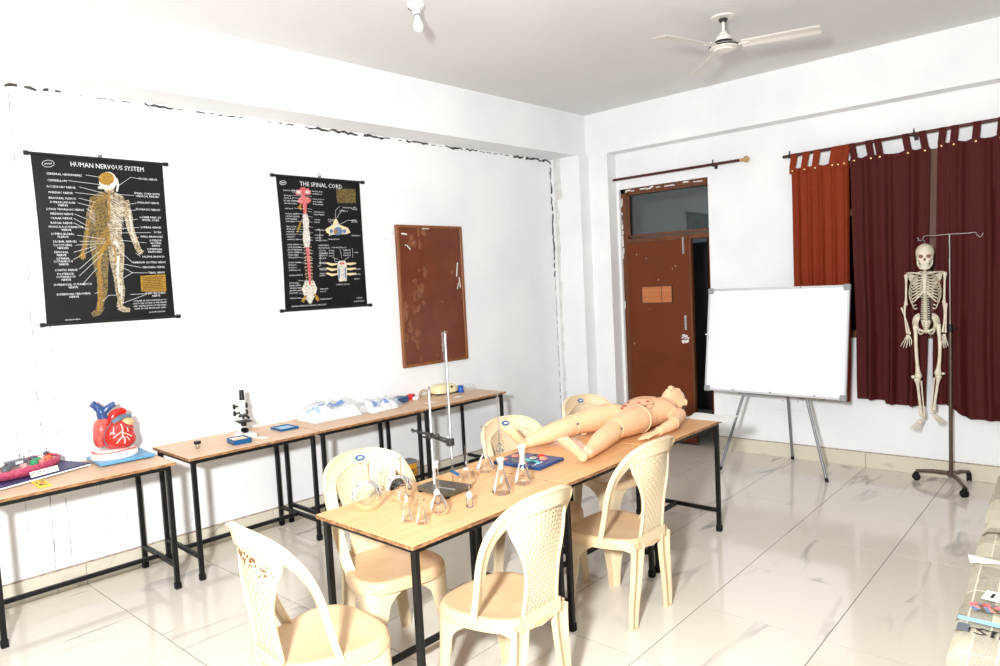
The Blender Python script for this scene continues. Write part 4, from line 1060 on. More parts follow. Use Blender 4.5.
# ------------------------------------------------------------------ skeleton
SKY = 2.82
sk = thing('skeleton_model', 'small ivory teaching skeleton hanging from the drip stand hook before the curtains', 'skeleton', (1.10, SKY, .40), R(9))
def K(x, z, y=0): return (x-1.09, y, z-.40)
me_ = MB()
me_.ball(K(1.094, 1.775), (.062, .075, .068), 20, 14)
me_.ball(K(1.094, 1.728, -.028), (.046, .045, .045), 16, 10)
for sx in (-1, 1): me_.tube([K(1.094+sx*.052, 1.738, .0), K(1.094+sx*.045, 1.728, -.045), K(1.094+sx*.022, 1.718, -.066)], .0085, 6)
me_.tube([K(1.094-.04, 1.765, -.056), K(1.094, 1.770, -.068), K(1.094+.04, 1.765, -.056)], .009, 6)
me_.tube([K(1.094-.026, 1.700, -.055), K(1.094, 1.698, -.066), K(1.094+.026, 1.700, -.055)], .013, 8)
skull = mesh_obj('skull', remesh(me_, .005, 3), 'bone', sk)
b = MB()
for sx in (-1, 1): b.ball(K(1.094+sx*.0235, 1.748, -.062), (.0155, .014, .0145), 12, 8)
b.ball(K(1.094, 1.724, -.071), (.008, .01, .012), 8, 6); b.build('eye_socket', 'socket', skull)
b = MB()
for r, z in ((0, 1.694), (1, 1.683)):
    for k in range(8): a = (k-3.5)/3.5; b.bbox(K(1.094+a*.024, z, -.072+a*a*.02), (.006, .006, .0105), .001)
b.build('tooth_row', 'chip', skull)
me_ = MB()
for sx in (-1, 1): me_.tube([K(1.094+sx*.047, 1.722, -.008), K(1.094+sx*.043, 1.688, -.02), K(1.094+sx*.026, 1.662, -.052), K(1.094, 1.656, -.064)], [.008, .010, .011, .012], 8)
me_.tube([K(1.094-.022, 1.672, -.058), K(1.094, 1.670, -.067), K(1.094+.022, 1.672, -.058)], .009, 8)
mesh_obj('jaw', remesh(me_, .004, 2), 'bone', skull)
MB().tube([K(1.094, 1.84), K(1.094, 1.865), K(1.07, 1.871, .05), K(1.045, 1.868, .068)], .0025, 6).build('hanging_loop', 'steel', sk)
# spine
sp_ = empty('spine'); sp_.parent = sk
def spy(z): return .03*sin((z-1.2)*9)*.6+.01
for i in range(24):
    z = lerp(1.665, 1.265, i/23); r = lerp(.010, .019, sm(0, 1, i/23)); y = spy(z)
    b = MB().lathe([(0, -.0072), (r, -.0072), (r*.86, 0), (r, .0072), (0, .0072)], 10, Matrix.Translation(K(1.093, z, y)))
    b.box(K(1.093, z-.004, y+r+.010), (.005, .022, .007)); b.box(K(1.093, z, y+.004+r*.6), (r*3.1, .006, .006))
    b.build('vertebra', 'bone', sp_)
# ribs, sternum, collar bones, shoulder blades
rc = empty('rib_cage'); rc.parent = sk
b = MB(); b.tube([K(1.092, 1.612, -.048), K(1.092, 1.585, -.066), K(1.092, 1.53, -.080), K(1.092, 1.485, -.084), K(1.092, 1.468, -.078)], [.012, .011, .008, .009, .004], 8, sq=(1.3, .5)); b.build('sternum', 'bone', rc)
for sx in (-1, 1):
    for i in range(10):
        z0 = 1.628-i*.021; wd = [.055, .07, .082, .089, .094, .097, .098, .096, .090, .08][i]; fd = [.05, .062, .07, .076, .08, .082, .082, .08, .076, .066][i]
        ze = z0-.035-.005*i; zs = (1.60-i*.0185) if i < 7 else 1.478-(i-7)*.012
        pts = [K(1.093+sx*.012, z0, spy(z0)+.014), K(1.093+sx*wd*.6, z0+.004, .058), K(1.093+sx*wd, z0-.012, .028), K(1.093+sx*wd*1.02, (z0+ze)/2-.008, -.02), K(1.093+sx*wd*.82, ze-.004, -.056)]
        if i < 8: pts += [K(1.093+sx*wd*.5, lerp(ze, zs, .45)-.004, -.076), K(1.093+sx*.012, zs, -.08)]
        else: pts += [K(1.093+sx*wd*.62, ze+.006, -.066)]
        MB().tube(catmull(pts, 3), .0042, 6, sq=(.75, 1.25)).build('rib', 'bone', rc)
    MB().tube(catmull([K(1.092+sx*.012, 1.617, -.052), K(1.092+sx*.05, 1.625, -.058), K(1.092+sx*.09, 1.628, -.03), K(1.092+sx*.116, 1.626, .002)], 3), .0058, 7).build('collar_bone', 'bone', sk)
    b = MB(); b.add([K(1.093+sx*.112, 1.618, .02), K(1.093+sx*.045, 1.60, .062), K(1.093+sx*.055, 1.50, .068), K(1.093+sx*.105, 1.575, .045), K(1.093+sx*.112, 1.618, .028), K(1.093+sx*.045, 1.60, .070), K(1.093+sx*.055, 1.50, .076), K(1.093+sx*.105, 1.575, .053)], [(0, 1, 2, 3), (7, 6, 5, 4), (0, 4, 5, 1), (1, 5, 6, 2), (2, 6, 7, 3), (3, 7, 4, 0)])
    b.tube([K(1.093+sx*.05, 1.595, .074), K(1.093+sx*.118, 1.628, .03)], .005, 6); b.build('shoulder_blade', 'bone', sk)
# pelvis
pv = MB()
for sx in (-1, 1):
    def wing(u, v):
        a = lerp(-.5, 1.9, u); r = lerp(.015, .062, v)
        return K(1.098+sx*(.040+r*cos(a)*.62+.012*v), 1.262+r*sin(a)*.95-.015*cos(a), -.015+.055*(1-u)*v-.045*v*u)
    pv.grid(wing, 10, 5); pv.grid(lambda u, v: (lambda p: (p[0], p[1]+.007, p[2]))(wing(u, v)), 10, 5, flip=True)
    pv.tube(catmull([K(1.098+sx*.058, 1.235, -.005), K(1.098+sx*.05, 1.205, -.035), K(1.098+sx*.02, 1.19, -.052), K(1.098, 1.19, -.052)], 3), .0085, 7)
    pv.tube(catmull([K(1.098+sx*.058, 1.235, .01), K(1.098+sx*.054, 1.19, .01), K(1.098+sx*.036, 1.163, -.01), K(1.098+sx*.012, 1.184, -.045)], 3), .0075, 7)
    pv.ball(K(1.098+sx*.066, 1.232, -.002), .017, 10, 8)
pv.build('pelvis', 'bone', sk, 50)
b = MB(); b.loft([[K(1.098+w*cos(2*pi*k/12), z, .022+d*sin(2*pi*k/12)) for k in range(12)] for w, d, z in ((.032, .016, 1.262), (.030, .015, 1.245), (.022, .012, 1.215), (.012, .008, 1.185), (.005, .004, 1.165))]); b.build('sacrum', 'bone', sk)
b = MB()
for sx in (-1, 1):
    for k in range(3): b.ball(K(1.098+sx*.012, 1.247-k*.018, .009), (.0038, .003, .0038), 6, 4)
b.build('sacral_hole', 'bone_dark', sk)
def bone(name, a, c_, r0, ends, par=sk, n=9, bow=(0, 0, 0)):
    a, c_ = Vector(a), Vector(c_); pts = []; rs = []
    for k in range(n):
        r = r0*1.16; t = k/(n-1); pts.append(a.lerp(c_, t)+Vector(bow)*sin(pi*t)); e = max(0, 1-t/.16)*ends[0]+max(0, 1-(1-t)/.16)*ends[1]; rs.append(r*(1+e))
    b = MB().tube(pts, rs, 9); b.ball(a, rs[0]*1.05, 8, 6); b.ball(c_, rs[-1]*1.05, 8, 6)
    return b.build(name, 'bone', par, 60)
def foot_b(par, ank, fwd, side):
    b = MB(); A = Vector(ank); f = Vector(fwd).normalized(); s = Vector(side).normalized()
    b.ball(A-f*.010-Vector((0, 0, .012)), (.013, .017, .014), 8, 6); b.ball(A+f*.016-Vector((0, 0, .016)), (.014, .014, .011), 8, 6)
    t = b.build('foot', 'bone', par, 60)
    for k in range(5):
        o = s*((k-2)*.0095); st = A+f*.024+o*.7-Vector((0, 0, .016)); L_ = [.082, .088, .085, .078, .070][k]
        MB().tube([st, st+f*L_*.5+o*.4-Vector((0, 0, .004)), st+f*L_*.56+o*.5-Vector((0, 0, .006)), st+f*L_+o*.8-Vector((0, 0, .012))], [.0045, .0034, .0046, .003], 6).build('toe', 'bone', t)
def hand_b(par, wr, down, side, thumb):
    W_ = Vector(wr); d = Vector(down).normalized(); s = Vector(side).normalized(); b = MB()
    for k in range(6): b.ball(W_+d*(.006+.008*(k//3))+s*((k % 3-1)*.008), .006, 7, 5)
    h = b.build('hand', 'bone', par, 60)
    for k in range(4):
        o = s*((k-1.5)*.011); st = W_+d*.02+o*.6; L_ = [.076, .085, .08, .066][k]; e = Vector((0, -.012, 0))
        MB().tube([st, st+d*L_*.45+o*.5, st+d*L_*.48+o*.55, st+d*L_*.72+o*.9+e*.4, st+d*L_+o*1.2+e], [.0036, .003, .0042, .003, .0024], 6).build('finger', 'bone', h)
    st = W_+d*.010+s*thumb*.012
    MB().tube([st, st+d*.022+s*thumb*.016, st+d*.045+s*thumb*.022, st+d*.062+s*thumb*.024], [.0042, .0034, .0036, .0024], 6).build('thumb', 'bone', h)
# arms
bone('upper_arm', K(.972, 1.606, .0), K(.968, 1.392, .012), .0066, (.9, .8))
bone('upper_arm', K(1.220, 1.612, .0), K(1.214, 1.40, .012), .0066, (.9, .8))
bone('forearm', K(.961, 1.375, .006), K(.975, 1.175, -.02), .0050, (.7, .5), bow=(-.006, 0, 0)); bone('forearm', K(.940, 1.36, .0), K(.992, 1.168, -.015), .0046, (.5, .7), bow=(.004, 0, 0))
bone('forearm', K(1.214, 1.38, .006), K(1.205, 1.185, -.02), .0054, (.7, .5), bow=(.006, 0, 0)); bone('forearm', K(1.228, 1.385, .0), K(1.222, 1.18, -.012), .0048, (.5, .7))
hand_b(sk, K(.982, 1.16, -.02), (-.22, -.25, -1), (1, 0, -.2), 1); hand_b(sk, K(1.213, 1.165, -.02), (.05, -.1, -1), (.7, -.7, 0), -1)
# legs
bone('thigh_bone', K(1.030, 1.222, -.012), K(1.046, .845, -.022), .0105, (.55, 1.0), bow=(-.004, -.012, 0)); bone('thigh_bone', K(1.176, 1.226, -.012), K(1.172, .87, -.022), .0105, (.55, 1.0), bow=(.012, -.012, 0))
for x, sx in ((1.030, -1), (1.176, 1)): MB().tube([K(x, 1.218, -.012), K(1.098+sx*.066, 1.236, -.004)], [.010, .011], 8).build('hip_neck', 'bone', sk)
for x, z in ((1.046, .836), (1.172, .862)):
    b = MB().tube([K(x-.022, z, -.02), K(x+.022, z+.004, -.02)], [.0105, .0105], 10); b.build('knee_pad', 'bone_dark', sk)
MB().ball(K(1.012, .838, -.03), (.013, .010, .013), 8, 6).build('knee_cap', 'bone', sk); MB().ball(K(1.206, .868, -.03), (.013, .010, .009), 8, 6).build('knee_cap', 'bone', sk)
bone('shin_bone', K(1.038, .815, -.018), K(1.062, .548, -.006), .0085, (1.15, .5)); bone('calf_bone', K(1.064, .80, -.006), K(1.082, .542, .002), .0046, (.5, .7))
bone('shin_bone', K(1.176, .842, -.018), K(1.144, .592, -.006), .0085, (1.15, .5)); bone('calf_bone', K(1.148, .826, -.006), K(1.128, .586, .002), .0046, (.5, .7))
foot_b(sk, K(1.070, .532, -.004), (-.62, -.45, -.75), (.8, -.5, -.3)); foot_b(sk, K(1.140, .572, -.004), (.55, -.6, -.40), (.8, .5, .2))
# ------------------------------------------------------------------ manikin on the middle tables
ZT = HT_C
mk = thing('medical_manikin', 'peach vinyl nursing manikin lying face up on the middle tables, head at the far end', 'manikin', (-.06, .42, ZT+.0035))
O = Vector((-.06, .42, ZT))
def V(x, y, z): return Vector((x, y, z))-O
mb = MB()
# torso, neck: elliptical sections along y  (x centre, y, z centre, half width, half height)
def ring(cx, y, cz, w, h, n=24, p=2.3, tilt=0):
    out = []
    for k in range(n):
        a = 2*pi*k/n; ca, sa = cos(a), sin(a)
        out.append(V(cx+w*math.copysign(abs(ca)**(2/p), ca), y+tilt*sa*h, cz+h*math.copysign(abs(sa)**(2/p), sa)))
    return out
cx = -.078
TS = [(.395, .802, .10, .040), (.42, .812, .145, .062), (.46, .818, .160, .072), (.52, .822, .156, .076), (.58, .824, .150, .078), (.64, .828, .157, .082), (.70, .832, .167, .087), (.76, .834, .172, .087), (.81, .832, .162, .080), (.845, .832, .118, .066)]
secs = [ring(cx, y, z, w, h) for y, z, w, h in TS]+[ring(cx+.002, .87, .836, .064, .054), ring(cx+.004, .90, .842, .05, .05), ring(cx+.006, .95, .842, .05, .05)]
mb.loft(secs)
# head: skull, face and jaw
hx = cx+.012
mb.ball(V(hx, 1.055, .842), (.074, .092, .088), 20, 14); mb.ball(V(hx, 1.015, .868), (.060, .075, .068), 16, 12)
mb.ball(V(hx, .955, .878), (.040, .030, .036), 12, 8); mb.ball(V(hx, .985, .88), (.05, .05, .05), 12, 8)
mb.tube([V(hx, 1.052, .935), V(hx, 1.022, .945), V(hx, 1.008, .948), V(hx, 1.000, .932)], [.010, .010, .0115, .010], 8)
for sx in (-1, 1): mb.ball(V(hx+sx*.010, 1.006, .944), .009, 8, 6)
mb.tube([V(hx-.02, .982, .928), V(hx, .980, .936), V(hx+.02, .982, .928)], [.006, .0085, .006], 8); mb.tube([V(hx-.017, .970, .925), V(hx, .968, .932), V(hx+.017, .970, .925)], [.006, .009, .006], 8)
for sx in (-1, 1):
    mb.tube([V(hx+sx*.045, 1.068, .918), V(hx+sx*.025, 1.070, .926), V(hx+sx*.010, 1.064, .930)], [.006, .008, .006], 8)
    mb.ball(V(hx+sx*.028, 1.048, .922), (.015, .011, .010), 10, 6)
    mb.tube([V(hx+sx*.072, 1.062, .862), V(hx+sx*.084, 1.072, .846), V(hx+sx*.086, 1.060, .826), V(hx+sx*.080, 1.036, .828), V(hx+sx*.076, 1.026, .842)], [.007, .009, .010, .009, .007], 8)
def chain(pts, n=16):
    "pts: (Vector, rx, rz) smooth tapered limb"
    P = [Vector(p[0]) for p in pts]; r = [p[1] for p in pts]
    C = catmull(P, 4); rr = []
    for i in range(len(P)-1):
        for k in range(4): rr.append(lerp(r[i], r[i+1], k/4))
    rr.append(r[-1]); mb.tube(C, rr, n); mb.ball(P[0], r[0]*.98, 12, 8); mb.ball(P[-1], r[-1]*.98, 12, 8)
# legs
chain([(V(.002, .50, .828), .080), (V(.004, .43, .832), .086), (V(.010, .31, .834), .080), (V(.020, .22, .832), .066), (V(.026, .155, .828), .058), (V(.040, .08, .820), .058), (V(.062, -.05, .806), .054), (V(.092, -.18, .790), .038), (V(.108, -.25, .785), .031)])
chain([(V(-.172, .49, .828), .080), (V(-.196, .42, .834), .085), (V(-.222, .30, .838), .078), (V(-.240, .20, .836), .065), (V(-.252, .125, .832), .058), (V(-.262, .05, .826), .058), (V(-.282, -.07, .812), .053), (V(-.303, -.17, .798), .038), (V(-.316, -.225, .790), .031)])
def foot(heel, toe, side):
    h, t = Vector(heel), Vector(toe); d = t-h; s = Vector(side).normalized()
    pts = [h, h.lerp(t, .25), h.lerp(t, .55), h.lerp(t, .8), h.lerp(t, .97)]
    up = d.cross(s).normalized(); rs = [.030, .031, .030, .027, .016]; secs = []
    dn = d.normalized()
    for p, r, w in zip(pts, rs, [.027, .030, .036, .042, .036]):
        secs.append([p+s*w*cos(2*pi*k/14)+up*r*sin(2*pi*k/14)*.8 for k in range(14)])
    mb.loft(secs); mb.ball(h, .030, 10, 8)
    for k in range(5):
        q = t+s*((k-2)*.0155)-dn*.004*abs(k-.5); mb.ball(q, [.0115, .009, .0088, .0085, .008][k] if s.x < 0 else [.008, .0085, .0088, .009, .0115][k], 8, 6)
foot(V(.114, -.295, .779), V(.062, -.402, .892), (.92, -.1, .35)); foot(V(-.322, -.255, .785), V(-.362, -.348, .898), (.92, .1, .2))
# arms
def arm(sh, el, wr, tip, side):
    chain([(sh, .046), (Vector(sh).lerp(Vector(el), .5), .039), (el, .034), (Vector(el).lerp(Vector(wr), .35), .034), (wr, .022)])
    wr, tip = Vector(wr), Vector(tip); d = (tip-wr); L_ = d.length; d.normalize(); s = Vector(side).normalized(); up = d.cross(s).normalized()
    secs = []
    for t, w, h in ((0, .020, .016), (.15, .026, .014), (.35, .031, .013), (.52, .031, .011)):
        secs.append([wr+d*L_*t+s*w*cos(2*pi*k/12)+up*h*sin(2*pi*k/12) for k in range(12)])
    mb.loft(secs)
    for k in range(4):
        o = s*((k-1.5)*.0155); st = wr+d*L_*.45+o; ln = L_*[.46, .54, .5, .4][k]; dr = -Vector((0, 0, 1))
        mb.tube([st, st+d*ln*.45+o*.1+dr*.001, st+d*ln*.8+o*.18+dr*.005, st+d*ln+o*.2+dr*.010], [.0085, .008, .0072, .0058], 8)
    th = -1 if s.x > 0 else 1
    st = wr+d*L_*.14+s*th*.020
    mb.tube([st, st+d*L_*.18+s*th*.018, st+d*L_*.36+s*th*.020+Vector((0, 0, .002))], [.0105, .0095, .007], 8)
arm(V(.112, .775, .812), V(.172, .575, .796), V(.162, .405, .778), V(.128, .265, .763), (1, .15, .1))
arm(V(-.262, .775, .812), V(-.305, .60, .796), V(-.298, .40, .778), V(-.262, .222, .763), (-1, .1, .1))
body = mesh_obj('body', remesh(mb, .0068, 3), 'skin', mk)
def ring_part(name, c, axis, r, w, m, n=28, sq=(1, 1)):
    ax = Vector(axis).normalized(); q = ax.to_track_quat('Z', 'Y').to_matrix().to_4x4()
    T_ = Matrix.Translation(c) @ q @ Matrix.Diagonal((sq[0], sq[1], 1, 1))
    b = MB().lathe([(r*.9, -w), (r+.0005, -w*.8), (r+.0018, 0), (r+.0005, w*.8), (r*.9, w)], n, T_)
    return b.build(name, m, mk, 60)
ring_part('knee_ring', V(.026, .155, .828), (.15, -1, -.08), .059, .008, 'skin_ring'); ring_part('knee_ring', V(-.251, .130, .8325), (-.15, -1, -.06), .059, .008, 'skin_ring')
ring_part('thigh_ring', V(.003, .462, .830), (.12, -1, .0), .086, .008, 'skin_ring'); ring_part('thigh_ring', V(-.188, .440, .832), (-.3, -1, 0), .085, .008, 'skin_ring')
ring_part('elbow_ring', V(.170, .585, .797), (.2, -1, -.1), .0355, .004, 'skin_ring'); ring_part('wrist_ring', V(.163, .42, .780), (-.1, -1, -.1), .025, .003, 'skin_ring')
ring_part('elbow_ring', V(-.304, .610, .797), (-.2, -1, -.1), .0355, .004, 'skin_ring'); ring_part('neck_seam', V(cx+.005, .915, .842), (0, 1, 0), .0505, .003, 'skin_ring')
for p, ax in ((V(.086, .132, .843), (1, -.1, .3)), (V(-.196, .105, .848), (1, -.2, .3))):
    q = Vector(ax).normalized().to_track_quat('Z', 'Y').to_matrix().to_4x4()
    MB().lathe([(0, .003), (.008, .003), (.009, 0), (.009, -.01), (0, -.01)], 12, Matrix.Translation(p) @ q).build('knee_bolt', 'steel', mk)
# hair on the back of the head
me_ = MB(); me_.ball(V(hx, 1.072, .832), (.0785, .092, .090), 20, 14)
h = me_
keep = MB()
vs = []
def hairf(u, v):
    a = 2*pi*u; t = lerp(.02, 1.55, v)
    # axis towards the crown (far end, slightly down)
    d = Vector((0, .74, -.67)).normalized(); e1 = Vector((1, 0, 0)); e2 = d.cross(e1)
    n = d*cos(t)+(e1*cos(a)+e2*sin(a))*sin(t)
    return V(hx, 1.058, .842)+Vector((n.x*.0795, n.y*.0985, n.z*.0925))
b = MB(); b.grid(hairf, 28, 10); b.build('hair', 'hair', mk, 80)
# surface of the torso for seams and stomas
def torso_z(x, y):
    ys, zs, ws, hs = ([q[k] for q in TS] for k in range(4))
    for i in range(len(ys)-1):
        if ys[i] <= y <= ys[i+1]:
            t = (y-ys[i])/(ys[i+1]-ys[i]); z, w, hh_ = lerp(zs[i], zs[i+1], t), lerp(ws[i], ws[i+1], t), lerp(hs[i], hs[i+1], t)
            k = min(.999, abs(x-cx)/w); return z+hh_*(1-k**2.3)**(1/2.3)
    return .9
def on_t(x, y, d=.0005): return V(x, y, torso_z(x, y)+d)
for pts in ([(-.18, .66), (-.135, .685), (-.08, .69), (-.025, .68), (.01, .65)], [(-.18, .66), (-.19, .58), (-.185, .51), (-.14, .455)], [(.01, .65), (.03, .58), (.025, .51), (-.02, .455)], [(-.14, .455), (-.08, .445), (-.02, .455)], [(-.04, .56), (.0, .60), (.015, .640)]):
    P_ = catmull([(a, c_, 0) for a, c_ in pts], 4)
    MB().tube([on_t(p.x, p.y, -.0003) for p in P_], .0016, 5).build('abdomen_seam', 'seam', mk)
for x, y, r in ((-.12, .51, .016), (-.035, .645, .013), (-.15, .605, .012), (-.005, .56, .012), (-.11, .465, .012), (-.07, .60, .010)):
    MB().ball(on_t(x, y, -.001), (r, r*1.1, .005), 14, 8).build('stoma', 'red', mk)
MB().ball(on_t(-.03, .755, -.001), (.012, .012, .004), 12, 6).build('chest_port', 'hair', mk)
for pts in ([(.186, .60, .815), (.180, .55, .812), (.176, .53, .806)], [(.178, .50, .806), (.172, .47, .802)]):
    MB().tube([V(*p) for p in pts], .002, 5).build('vein_print', 'seam', mk)
b = MB()
for k in range(7): b.ball(V(.158-.004*k, .418-.006*k+.004*(k % 2), .7995-.0015*k), (.004, .005, .003), 8, 5)
b.build('id_tag', 'ink_tan', mk)
# cling film over the near foot
me_ = MB(); rnd = random.Random(4)
def film(u, v):
    a = 2*pi*u; c_ = V(.114, -.280, .800).lerp(V(.066, -.392, .880), v); r = lerp(.052, .058, v)+.009*noise.noise((3*cos(a), 3*sin(a), 5*v))
    return c_+Vector((cos(a)*r*1.0, sin(a)*r*.5, sin(a)*r*.35+cos(a)*.01))
me_.grid(film, 26, 12); o = me_.build('plastic_film', 'film2', mk, 20); o['label'] = 'clear plastic film around the near foot'

# ------------------------------------------------------------------ blue anatomy kit, paper sheet
kt = thing('anatomy_kit', 'flat blue teaching kit with coloured organ reliefs lying by the manikin feet', 'teaching kit', (-.15, -.42, ZT), R(4))
MB().bbox((0, 0, .009), (.30, .235, .018), .004).build('tray', 'kit_blue', kt)
for c, d, m in (((-.10, .02, .020), (.055, .05, .008), 'kit_pink'), ((-.06, -.05, .020), (.06, .035, .006), 'slate'), ((.03, .075, .021), (.045, .03, .010), 'signal_red'), ((.075, .03, .021), (.05, .045, .010), 'kit_pink'), ((.01, .03, .019), (.05, .04, .006), 'ink_pale'), ((.05, .055, .020), (.03, .02, .006), 'yellow'), ((-.02, .085, .019), (.03, .025, .006), 'slate'), ((-.115, -.06, .019), (.035, .04, .005), 'kit_pink')):
    MB().ball(c, (d[0]/2, d[1]/2, d[2]), 12, 6, rot=(0, 0, d[0]*30)).build('organ_relief', m, kt)
MB().tube(catmull([(-.03, -.005, .02), (.02, -.03, .021), (.07, -.03, .021), (.10, -.055, .02)], 5), [.010]*16, 8, sq=(1, .5)).build('organ_relief', 'teal', kt)
MB().bbox((.0, -.065, .0195), (.09, .05, .004), .002, (0, 0, .2)).build('organ_relief', 'slate', kt)
b = MB()
P_ = [(.098+.0045*sin(k*1.1)+(.008 if k in (0, 1, 11) else 0)*cos(k), -.12+.0052*k+.004*cos(k*1.1), .0187) for k in range(22)]
b.tube(catmull(P_, 3), .0014, 4); b.build('cursive_print', 'ink_white', kt, None)
pp = thing('paper_sheet', 'white sheet of paper by the manikin head, hanging off the table end', 'paper', (.16, 1.07, ZT))
def pf(u, v, off=0): 
    x = (u-.5)*.30+.02*sin(5*v); y = -.065+.27*v+.012*sin(9*u)*(v > .9); z = .0006+off-(max(0, v-.32))**1.6*.02+.002*sin(6*u+3*v)*v
    return (x, y, z)
MB().grid(lambda u, v: pf(u, v, .0006), 16, 10).grid(lambda u, v: pf(u, v, .0), 16, 10, flip=True).build('sheet', 'paper', pp, 60)

# ------------------------------------------------------------------ laboratory glass
def lab(name, label, cat, x, y, prof, extras=(), n=32, z=ZT, tiltz=0):
    t = thing(name, label, cat, (x, y, z), tiltz)
    MB().lathe(prof, n).build('glass_body', 'glass', t, 60)
    rim = prof[-1]
    MB().tube([(rim[0]*cos(2*pi*k/24), rim[0]*sin(2*pi*k/24), rim[1]) for k in range(24)], .0013, 6, loop=True).build('rim', 'glass_rim', t)
    r0 = max(p[0] for p in prof if p[1] < .012)
    return t
def rb(R_, nr, h, flat=.022, lip=.004):
    "round flask profile"
    pts = [(.0, .001), (flat, .001)]
    zc_ = sqrt(max(0, R_*R_-flat*flat))
    a0 = -pi/2+math.asin(flat/R_); a1 = pi/2-math.asin(nr/R_)
    for k in range(1, 15):
        a = lerp(a0, a1, k/14); pts.append((R_*cos(a), zc_+R_*sin(a)+.001))
    pts += [(nr, pts[-1][1]+.01), (nr, h-.012), (nr, h-.006), (nr+lip, h)]
    return pts
def pear(R_, nr, hb, h): return [(0, .001), (R_*.75, .001), (R_*.97, .008), (R_, .020), (R_*.97, .034), (R_*.82, .050), (lerp(R_, nr, .62), hb*.74), (lerp(R_, nr, .9), hb*.9), (nr, hb), (nr, h-.006), (nr+.003, h)]
def conical(R_, nr, hb, h): return [(0, .001), (R_-.006, .001), (R_, .005), (R_, .010), (lerp(R_, nr, .3), hb*.32), (lerp(R_, nr, .92), hb*.93), (nr, hb*1.03), (nr, h-.006), (nr+.004, h)]
def stopper(t, r, z0, h, m='frost'):
    MB().lathe([(0, z0), (r*.85, z0), (r, z0+h*.8), (r*1.25, z0+h*.85), (r*1.25, z0+h), (0, z0+h)], 16).build('stopper', m, t)
lab('round_flask', 'largest round bottomed glass flask, nearest the near left corner of the table', 'flask', -.262, -1.405, rb(.068, .018, .205, .03))
lab('round_flask', 'round glass flask with its neck before the yellow carton', 'flask', -.248, -1.235, rb(.062, .017, .195, .028))
t = lab('flat_bottle', 'short wide glass bottle behind the two small conical flasks', 'bottle', -.125, -1.315, [(0, .001), (.02, .001), (.024, .006), (.024, .06), (.014, .075), (.012, .09), (.016, .105)])
t = lab('conical_flask', 'small conical glass flask, left one of the front pair', 'flask', .018, -1.418, conical(.027, .0105, .062, .108)); stopper(t, .008, .085, .02)
t = lab('conical_flask', 'small conical glass flask, right one of the front pair', 'flask', .090, -1.402, conical(.029, .0105, .066, .100))
t = lab('volumetric_flask', 'volumetric glass flask with a long stoppered neck in front of the burette stand', 'flask', .055, -1.275, pear(.042, .0075, .10, .215)); stopper(t, .009, .20, .026)
t = lab('conical_flask', 'tall conical flask holding a long thin glass tube', 'flask', .094, -.915, conical(.051, .014, .115, .150))
stopper(t, .014, .115, .05); MB().lathe([(.0045, .06), (.0045, .44), (.0035, .475)], 10).build('glass_tube', 'glass_rim', t)
MB().lathe([(.004, .19), (.018, .196), (.018, .205), (.006, .212), (.012, .225), (.005, .235)], 16).build('tube_funnel', 'glass', t)
t = lab('conical_flask', 'conical flask with a broad frosted stopper beside the blue kit', 'flask', .080, -.745, conical(.049, .014, .11, .150))
stopper(t, .0145, .098, .09)
t = lab('volumetric_flask', 'round glass flask with an open straight neck, rearmost of the glassware', 'flask', -.205, -.70, pear(.050, .0105, .105, .24))
t = lab('glass_bell', 'small glass bell jar with a thin stem on its top', 'bell jar', -.155, -.89, [(.040, .001), (.040, .045), (.037, .058), (.026, .066), (.010, .070), (.007, .08)])
MB().lathe([(.0045, .078), (.0045, .185), (.003, .19)], 10).build('stem', 'glass_rim', t); MB().ball((0, 0, .075), (.014, .014, .006), 14, 6).build('knob', 'frost', t)
t = lab('dropper_bottle', 'slim glass dropper bottle with a long pipette, near the front edge of the table', 'bottle', .106, -1.14, [(0, .001), (.014, .001), (.016, .004), (.016, .038), (.009, .046), (.008, .055)])
MB().lathe([(0, .042), (.012, .044), (.014, .056), (.007, .066), (.0045, .07), (0, .07)], 16).build('stopper', 'frost', t); MB().lathe([(.0035, .068), (.0035, .275), (.0028, .285)], 10).build('glass_tube', 'glass_rim', t)
t = lab('dropper_bottle', 'small glass dropper bottle standing in front of the iron stand foot', 'bottle', -.060, -1.175, [(0, .001), (.016, .001), (.019, .004), (.019, .030), (.010, .040), (.009, .050)])
MB().lathe([(0, .038), (.013, .040), (.015, .050), (.006, .060), (.004, .064), (0, .064)], 16).build('stopper', 'frost', t); MB().lathe([(.0035, .062), (.0035, .115), (.0028, .12)], 10).build('glass_tube', 'glass_rim', t)
# burette stand, clamp and burettes
bs = thing('burette_stand', 'burette stand with a dark cast iron foot, steel rod and black clamp arm', 'lab stand', (-.165, -1.04, ZT), R(2))
MB().slab([(-.105, -.065), (.105, -.085), (.105, .085), (-.105, .065)], .010, .028).build('foot', 'ironbase', bs)
b = MB()
for x, y in ((-.09, -.055), (.09, -.07), (.09, .07), (-.09, .055)): b.box((x, y, .006), (.02, .02, .012))
b.build('pad', 'rubber', bs)
MB().tube([(-.055, 0, .028), (-.055, 0, .49)], .0048, 10).build('rod', 'alu', bs)
MB().lathe([(0, .475), (.0056, .475), (.0056, .492), (0, .495)], 10, Matrix.Translation((-.055, 0, 0))).build('rod_end', 'chrome', bs)
b = MB(); zc_ = .262
b.tube([(-.17, -.02, zc_+.018), (-.09, -.008, zc_+.006), (-.055, -.012, zc_)], .0055, 8); b.tube([(-.055, -.012, zc_), (.06, -.008, zc_-.022)], .007, 8)
b.tube([(-.12, .012, zc_+.004), (.05, .004, zc_-.010)], .0045, 8)
for x in (-.16, -.13, -.10): b.tube([(x, -.018, zc_+.004), (x, -.018, zc_+.026)], .0035, 6)
b.build('clamp_arm', 'iron', bs)
